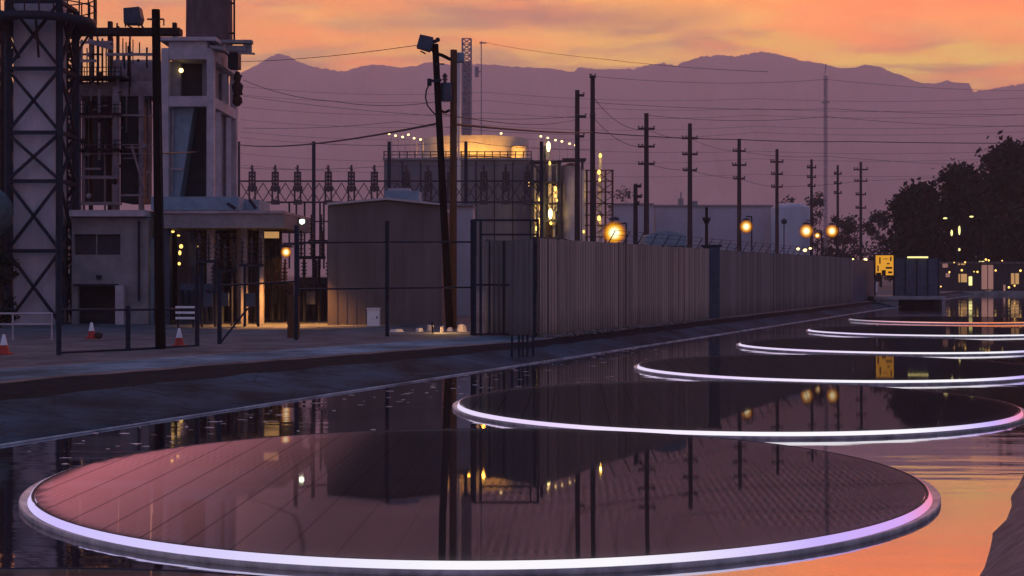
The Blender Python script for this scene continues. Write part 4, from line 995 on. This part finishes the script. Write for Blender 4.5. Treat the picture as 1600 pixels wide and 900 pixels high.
far_lamp('small amber lamp low on a short dark post over the corrugated fence', 1105, 392, 84, .13, 25, core=False)
for k, (x, y, r) in enumerate(((1247, 389, .16), (1258, 391, .2), (1266, 388, .14), (1331, 406, .22), (1352, 406, .2))):
    p = P(x, y, 132); o = MB().ball(p, r, 8, .7).build('small_light', E['warm'], None, p)
    tag(o, ['leftmost of three tiny white lights under the round tank lamps', 'middle and lowest of three tiny white lights under the round tank lamps', 'rightmost of three tiny white lights under the round tank lamps',
            'tiny white light over the far fence end, farther from the orange sign', 'tiny white light over the far fence end, next to the orange sign'][k], 'light', 'tiny lights behind the far fence')

# pale canopy behind the fence
Y = 74
root = thing('pale_canopy', 'pale blue curved canopy roof just above the corrugated fence', 'canopy', P(1042, 470, Y))
pp = [(X(1010 + 62 * t, Y), Z(372 - 11 * math.sin(math.pi * (.12 + t * .76)), Y)) for t in [k / 10 for k in range(11)]]
MB().prism([(pp[0][0], Z(384, Y))] + pp + [(pp[-1][0], Z(384, Y))], Y, Y + 4).build('roof', M['tealp'], root)
mb = MB()
for x in (1014, 1068): mb.boxp(x - 1.5, x + 1.5, 383, None, Y + .2, .15)
mb.build('leg', M['frame'], root)
# warehouses
Y = 280.0
root = thing('pale_warehouse', 'long pale flat roofed warehouse behind the fence', 'warehouse', P(1110, 470, Y))
MB().boxp(1024, 1206, 323, None, Y, 20).build('wall', M['pale'], root)
MB().boxp(1022, 1208, 320, 322.8, Y - .3, 20.6).build('roof', M['concd'], root)
mb = MB(); mb.boxp(1060, 1068, 310, 320, Y + 1, 1); mb.boxp(1082, 1090, 314, 320, Y + 1, 1); mb.barp(1064, 300, 1064, 320, Y + 1, 1.5); mb.build('roof_vent', M['concd'], root)
root = thing('pale_shed', 'small pale block behind the bright sodium lamp', 'building', P(985, 470, 270))
MB().boxp(958, 1021, 320, None, 270, 12).build('wall', M['pale'], root)
MB().boxp(956, 1022, 317.5, 319.8, 269.7, 12.6).build('roof', M['concd'], root)
root = thing('storage_tank', 'pale round storage tank at the right end of the warehouse', 'tank', P(1236, 470, 270))
c = P(1236, 0, 276); rr = 31 / F * 276
MB().lathe((c.x, c.y, 0), [(rr, G), (rr, Z(326, 276)), (rr * .7, Z(319, 276)), (.01, Z(317, 276))], 36).build('shell', M['pale'], root)
mb = MB(); mb.ball(P(1225, 346, 166), .35); mb.barp(1225, 346, 1225, 420, 166, 1.2); o = mb.build('round_sign', M['dark'], None, P(1225, 346, 166)); tag(o, 'small dark round marker on a thin post before the round tank', 'marker')

# towers and masts far behind
Y = 300.0
root = thing('radio_tower', 'pale lattice radio tower rising behind the pole pair', 'radio tower', P(729, 440, Y))
xs = (722.5, 736)
mb = MB()
for x in xs:
    for d in (0, 1.6): mb.barp(x, 60, x, 425, Y + d, 2)
mb.build('leg', M['mauve'], root)
mb = MB(); y = 60; fl = True
while y < 420:
    mb.barp(xs[0], y, xs[1], y + 9, Y, 1.6); mb.barp(xs[1], y, xs[0], y + 9, Y + 1.6, 1.6); mb.barp(xs[0], y, xs[1], y, Y, 1.4); y += 9
mb.build('lacing', M['mauve'], root)
mb = MB(); mb.boxp(723.5, 735, 96, 425, Y + .6, .5); mb.build('cable_riser', M['mauve'], root)
root = thing('monopole', 'slim pale pole between the brown pole and the radio tower', 'pole', P(716, 440, 200))
MB().tube(P(716.5, 430, 200), P(716.5, 92, 200), .36, .3, 12).build('shaft', M['duct'], root)
MB().cyl(P(716.5, 0, 200)[:2], .5, Z(96, 200), Z(90, 200), 12).build('cap', M['duct'], root)
root = thing('thin_mast', 'thin antenna mast just right of the radio tower', 'mast', P(752, 440, 250))
MB().tube(P(752, 430, 250), P(752, 64, 250), .13, .09, 6).build('shaft', M['mauve'], root)
MB().barp(749, 67, 760, 67, 250, 2).build('antenna', M['mauve'], root)
mb = MB(); mb.boxp(742, 748, 104, 120, 250, .5); mb.barp(742, 112, 752, 112, 250, 1.5); mb.build('antenna', M['mauve'], root)
root = thing('thin_mast', 'tall thin radio mast among the receding poles right of the round tank', 'mast', P(1290, 440, 300))
mb = MB()
for x, d in ((1287.8, 0), (1292.2, 0), (1290, .6)): mb.barp(x, 118, x, 430, 300 + d, 1.0)
mb.build('shaft', M['mauve'], root)
mb = MB()
for k in range(52): mb.barp(1287.8, 118 + k * 6, 1292.2, 124 + k * 6, 300, .9)
mb.build('lacing', M['mauve'], root)
mb = MB(); mb.barp(1289, 115, 1291, 100, 300, 1); mb.barp(1284, 160, 1296, 160, 300, 2); mb.build('antenna', M['mauve'], root)

# ------------------------------------------------------------------ receding wooden poles
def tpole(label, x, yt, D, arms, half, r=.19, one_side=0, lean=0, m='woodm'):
    r *= 1.6
    root = thing('power_pole', label, 'power pole', (X(x, D), D, G), 'wooden power poles beyond the fence')
    top = P(x + lean, yt, D); MB().tube((X(x, D), D, G - .1), top, r * 1.15, r * .85, 10).build('shaft', M[m], root)
    for ya, hw in arms:
        xx = x + lean * .6; a_, b_ = (xx - hw, xx + hw) if not one_side else ((xx, xx + hw) if one_side > 0 else (xx - hw, xx))
        arm = MB().bar(P(a_, ya, D - .22 - r), P(b_, ya, D - .22 - r), .24).build('crossarm', M[m], root)
        for xi in (a_ + .8, (a_ + b_) / 2 - hw * .5, b_ - .8): MB().cyl(P(xi, 0, D - .22 - r)[:2], .11, Z(ya, D) + .123, Z(ya - 3.5, D), 6).build('insulator', M['ins'], arm)
    return root
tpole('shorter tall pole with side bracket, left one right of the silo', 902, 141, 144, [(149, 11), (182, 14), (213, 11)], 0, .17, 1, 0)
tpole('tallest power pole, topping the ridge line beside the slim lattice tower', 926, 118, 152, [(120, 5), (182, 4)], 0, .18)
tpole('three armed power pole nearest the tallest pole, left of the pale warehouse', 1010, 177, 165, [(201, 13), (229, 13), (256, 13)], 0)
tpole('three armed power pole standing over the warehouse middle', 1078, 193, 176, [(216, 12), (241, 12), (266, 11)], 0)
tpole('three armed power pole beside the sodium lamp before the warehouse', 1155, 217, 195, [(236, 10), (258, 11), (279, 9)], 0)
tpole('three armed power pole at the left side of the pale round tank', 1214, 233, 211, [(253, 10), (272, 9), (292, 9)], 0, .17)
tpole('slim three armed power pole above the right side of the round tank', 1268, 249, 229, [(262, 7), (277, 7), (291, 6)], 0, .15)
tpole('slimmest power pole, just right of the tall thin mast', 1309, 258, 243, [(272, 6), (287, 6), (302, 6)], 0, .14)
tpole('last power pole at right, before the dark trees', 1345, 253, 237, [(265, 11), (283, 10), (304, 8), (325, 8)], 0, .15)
tpole('short pole with two side arms before the pale block, right of the bright lamp', 993, 288, 120, [(291, 9), (307, 10), (318, 6)], 0, .13, 1)
tpole('short dark pole with a spiked head over the amber lamp on the fence', 1104, 324, 134, [(343, 6), (347, 4)], 0, .10, 0, 0, 'wood')

# ------------------------------------------------------------------ overhead wires
def wire(label, pts, r=.03, sag=0):
    W_ = [P(*p) for p in pts]; out = []
    for a, b in zip(W_[:-1], W_[1:]):
        n = 14
        for k in range(n):
            t = k / n; q = a.lerp(b, t); q.z -= sag * 4 * t * (1 - t); out.append(q)
    out.append(W_[-1]); mb = MB(); mb.path(out, r * 1.15, 5); o = mb.build('overhead_wire', M['wire'], None, W_[0]); tag(o, label, 'wire', 'overhead wires')
wire('dark cable from the gantry post up to the leaning black pole', [(372, 226, 147), (684, 193, 61)], .045, .5)
wire('heavy dark cable from the brown pole to the right frame edge', [(709, 194, 61.6), (926, 207, 152), (1155, 218, 195), (1330, 221, 202), (1700, 223, 208)], .05, .15)
wire('cable looping from the black pole to the gantry end post', [(246, 240, 45), (372, 228, 147)], .025, .15)
wire('faint wire from the tallest pole top to the right edge', [(926, 119, 152), (1290, 124, 176), (1700, 140, 192)], .016, .6)
wire('faint wire from the leaning pole top to the left over the sky', [(682, 66, 61), (300, 96, 90)], .014, .3)
wire('thin wire from the mast antenna past the tallest pole', [(757, 66, 400), (940, 92, 304), (1200, 112, 288)], .04, .4)
wire('thin wire sagging from the boiler house to the leaning pole', [(380, 125, 70), (520, 158, 66), (690, 158, 61)], .011, .2)
wire('faint wire crossing low over the hills to the second tall pole', [(380, 150, 192), (700, 182, 176), (902, 182, 144)], .022, .3)
wire('faint wire midway down from the leaning pole to the bracketed pole', [(690, 178, 61), (902, 186, 144)], .018, .5)
wire('loop of wire dropping from the tallest pole to the next three armed pole', [(926, 150, 152), (1010, 201, 165)], .025, 1.2)
wire('second lower loop between the tallest pole and the next three armed pole', [(926, 182, 152), (1010, 229, 165)], .025, 1.0)
wire('faint wire along the upper crossarms to the right edge', [(1010, 180, 165), (1290, 182, 192), (1700, 196, 200)], .022, .6)
wire('faint wire along the middle crossarms to the right edge', [(1010, 201, 165), (1078, 216, 176), (1155, 236, 195), (1290, 244, 208), (1700, 262, 208)], .02, .4)
wire('faint wire along the lower crossarms to the right edge', [(1010, 256, 165), (1078, 266, 176), (1155, 279, 195), (1214, 292, 211), (1345, 283, 237), (1700, 262, 240)], .022, .2)
wire('faint level wire above the gantry switches behind the pole pair', [(372, 262, 160), (608, 259, 160), (902, 250, 160)], .02, .3)
wire('faint wire from the gantry top to the far tall pole', [(490, 224, 147), (728, 221, 147), (926, 233, 152)], .02, .3)
wire('faint wire slanting over the hills above the gantry', [(378, 200, 208), (620, 190, 208), (900, 210, 208)], .026, .4)
wire('faint level wire high across the hills right of the tall pole', [(926, 160, 240), (1300, 170, 256), (1700, 178, 256)], .03, .5)

for k, (ya, yb_, D, nm) in enumerate(((135, 150, 260, 'topmost'), (148, 166, 270, 'second'), (167, 176, 262, 'third'), (187, 193, 280, 'fourth'), (206, 203, 275, 'fifth'), (215, 232, 268, 'sixth'), (240, 244, 285, 'seventh'), (258, 268, 290, 'lowest'))):
    wire('hair thin long wire across the hills, %s of the far eight wires' % nm, [(376, ya, D), (760, ya + 9, D + 5), (1180, yb_ + 4, D + 8), (1700, yb_ - 3, D)], .022, .9)
# ------------------------------------------------------------------ trees and far end of the canal
def tree(name, label, x, ytop, Y, wpx, seed, m='leaf', nclump=60, leaf=.45, per=60, group='dark trees across the canal end', trunk=.3, ybot=None):
    rnd = random.Random(seed); p = Vector((X(x, Y), Y, G)); ht = Z(ytop, Y) - G; rw = wpx / F * Y
    root = thing(name, label, 'tree', p, group)
    mb = MB(); top = p + Vector((rnd.uniform(-.3, .3), 0, ht * .55)); mb.tube(p - Vector((0, 0, .1)), top, trunk, trunk * .5, 8)
    cl = []
    for k in range(nclump):
        a = rnd.uniform(0, 2 * math.pi); u = rnd.random() ** .5; h = rnd.uniform(.12, .97)
        rad = rw * (math.sin(math.pi * min(1, max(0, h * .80 + .16))) ** .7) * (1 + .25 * math.sin(3 * a + seed))
        c = p + Vector((math.cos(a) * rad * u, math.sin(a) * rad * u, ht * h)); cl.append((c, rnd.uniform(.07, .20) * (rw + ht * .3)))
        if k % 4 == 0: mb.tube(p + Vector((0, 0, ht * .4 * rnd.random() + ht * .1)), c, trunk * .22, .03, 5)
    mb.build('trunk', M['bark'], root)
    mb = MB()
    for c, cr in cl:
        for q in range(per):
            d = Vector((rnd.gauss(0, 1), rnd.gauss(0, 1), rnd.gauss(0, .75))) * cr * .62; o = c + d
            if o.z < G + .3: continue
            n = Vector((rnd.gauss(0, 1), rnd.gauss(0, 1), rnd.gauss(0, 1) + .5)).normalized(); t1 = n.orthogonal().normalized(); t2 = n.cross(t1); l = leaf * rnd.uniform(.5, 1.2)
            mb.add([o - t1 * l, o + t2 * l * .45, o + t1 * l, o - t2 * l * .45], [(0, 1, 2, 3)])
    mb.build('crown', M[m], root)
tree('broadleaf_tree', 'tallest dark tree mass at the right edge', 1578, 224, 222, 60, 3, 'leaf', 130, .62, 130, trunk=.5)
tree('broadleaf_tree', 'dark tree left of the tallest, behind the street lamps', 1497, 264, 226, 45, 5, 'leaf', 95, .6, 120)
tree('broadleaf_tree', 'rounded dark tree at the left of the dark mass', 1430, 289, 214, 36, 8, 'leaf', 95, .6, 120)
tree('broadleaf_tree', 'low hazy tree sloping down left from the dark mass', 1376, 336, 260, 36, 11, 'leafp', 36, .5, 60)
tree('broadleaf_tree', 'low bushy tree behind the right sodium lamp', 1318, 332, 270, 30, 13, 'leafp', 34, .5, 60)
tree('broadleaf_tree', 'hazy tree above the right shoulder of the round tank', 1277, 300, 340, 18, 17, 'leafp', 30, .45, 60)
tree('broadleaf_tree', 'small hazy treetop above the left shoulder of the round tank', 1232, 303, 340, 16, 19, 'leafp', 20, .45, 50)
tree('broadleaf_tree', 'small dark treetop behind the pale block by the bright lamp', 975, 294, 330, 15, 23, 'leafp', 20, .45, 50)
tree('broadleaf_tree', 'dark tree past the tallest one, mostly outside the right edge', 1650, 240, 230, 60, 29, 'leaf', 60, .55, 80)
tree('broadleaf_tree', 'low dark tree filling below the tall ones at the right edge', 1590, 330, 208, 44, 31, 'leaf', 70, .6, 110)
tree('shrub', 'dark shrub at the left edge before the pale stack', 0, 392, 62, 26, 37, 'leaf', 26, .12, 50, None, .08)

# far end: headwall, panel wall, lit sign, low buildings
Y = 124.0
root = thing('outlet_headwall', 'concrete canal outlet with a black opening under the far panel wall', 'headwall', P(1425, 482, Y))
mb = MB(); mb.boxp(1366, 1478, 463, 468, Y - .3, 5); mb.build('deck', M['concd'], root)
for q in ((1368, 1404), (1472, 1477)): MB().box(X(q[0], Y), X(q[1], Y), Y, Y + 4, -1.2, Z(468.2, Y)).build('abutment', M['concd'], root)
MB().box(X(1404, Y) + .003, X(1472, Y) - .003, Y + 2.5, Y + 3, -1.2, Z(468.2, Y)).build('culvert_shade_panel', M['dark'], root)  # dark panel standing in for the shade inside the culvert
Y = 126.0
root = thing('panel_wall', 'dull blue panel wall around the far canal end, right of the orange sign', 'wall', P(1432, 465, Y))
mb = MB(); mb.boxp(1396.5, 1468, 404, 462.6, Y, .15); mb.build('panel', M['blue'], root)
for x in (1398, 1415, 1433, 1450, 1467): MB().boxp(x - .8, x + .8, 402, 462.6, Y - .1, .09).build('wall_post', M['frame'], root)
root = thing('lit_sign', 'bright orange lit box at the far end of the fence', 'lit box', P(1382, 462, Y - .5))
MB().boxp(1368.5, 1396, 399, 430, Y - .5, .4).build('face', E['box'], root)
mb = MB(); mb.boxp(1367, 1397.5, 397, 398.8, Y - .6, .6); mb.boxp(1367, 1368.3, 399, 462.5, Y - .55, .3); mb.boxp(1396.3, 1397.6, 399, 462.5, Y - .55, .3); mb.build('case', M['frame'], root)
mb = MB(); mb.boxp(1378, 1384, 422, 431, Y - .56, .05); mb.boxp(1386, 1390, 411, 413, Y - .56, .05); mb.boxp(1384, 1394, 417, 420, Y - .56, .05); mb.boxp(1369, 1377, 426, 440, Y - .56, .05); mb.boxp(1388, 1394, 424, 427, Y - .56, .05); mb.boxp(1374, 1376, 402, 412, Y - .56, .05); mb.boxp(1380, 1388, 404, 405, Y - .56, .05); mb.boxp(1371, 1373, 415, 424, Y - .56, .05); mb.boxp(1391, 1393, 401, 408, Y - .56, .05); mb.build('mark', M['rust'], root)
MB().boxp(1368.5, 1371, 436, 456, Y - .5, .2).build('pale_leg', M['white'], root)
root = thing('tube_light', 'long pale yellow strip light along the top of the panel wall', 'light', P(1433, 402, Y - .2))
MB().tube(P(1418, 402, Y - .2), P(1450, 402, Y - .2), .07, n=8).build('tube', E['lime'], root)
MB().boxp(1416, 1452, 399, 400.6, Y - .35, .3).build('hood', M['frame'], root)
def street_lamp(label, x, y, Y, left):
    p = P(x, y, Y); s = 1 if left else -1; root = thing('street_lamp', label, 'street lamp', (p.x + s * 1.6, Y, G), 'street lamps by the dark trees')
    mb = MB(); mb.path([(p.x + s * 1.6, Y, G), (p.x + s * 1.6, Y, p.z - .8), (p.x + s * 1.1, Y, p.z - .15), (p.x, Y, p.z)], .05); mb.build('post', M['dark'], root)
    MB().ball(p + Vector((-.1 * s, 0, 0)), .30, 10, .4).build('lamp_head', E['lime'], root)
street_lamp('street lamp with curved arm and yellow head before the dark trees', 1478, 341, 196, True)
street_lamp('street lamp with small yellow head, right one before the dark trees', 1519, 338.5, 200, True)
for k, (x, y, hh) in enumerate(((1487, 364, .45), (1499, 360, .65), (1499, 390, .2))):
    p = P(x, y, 198); o = MB().ball(p, .16, 8, hh / .16).build('lantern', E['lime'], None, p)
    tag(o, ['slim yellow lantern lower left of the two street lamps', 'longest slim yellow lantern under the two street lamps', 'tiny yellow lantern lowest under the street lamps'][k], 'lantern', 'lanterns among the dark trees')
Y = 199.0
root = thing('low_store', 'low dark building with small lit openings across the canal end', 'building', P(1540, 455, Y))
MB().boxp(1470, 1700, 412, None, Y, 8).build('wall', M['dark'], root)
MB().boxp(1468, 1702, 409, 411.8, Y - .4, 8.8).build('roof', M['shed'], root)
for x0, x1, y0, y1, e in ((1473, 1481, 410.5, 418, 'pink'), (1497, 1508, 409, 414, 'dim'), (1498, 1512, 428, 441, 'dim'), (1514, 1519, 432, 446, 'lime'), (1534, 1552, 414, 452, 'pink'), (1541, 1550, 454, 457.5, 'dim'), (1580, 1592, 427, 444, 'dim'), (1568, 1571, 445, 455, 'pink'), (1478, 1484, 427, 433, 'pink'), (1530, 1538, 408, 411, 'lime'), (1604, 1620, 420, 440, 'pink')):
    MB().boxp(x0, x1, y0, y1, Y - .1, .09).build('window', E[e], root)
mb = MB()
for k in range(18): mb.boxp(1490 + k * 10.6, 1491 + k * 10.6, 406, None, Y - .6, .1)
mb.build('porch_post', M['frame'], root)
rl = random.Random(21)
for k in range(14):
    q = (1472 + k * 9.4 + rl.uniform(-3, 3), rl.choice((407, 409, 416, 424, 436, 448)) + rl.uniform(-2, 2)); p = P(*q, Y - 1.2)
    o = MB().ball(p, rl.uniform(.08, .17), 8).build('small_light', E['proc'], None, p); tag(o, 'tiny amber light strung before the low dark building across the canal end', 'light', 'tiny amber lights before the low building')
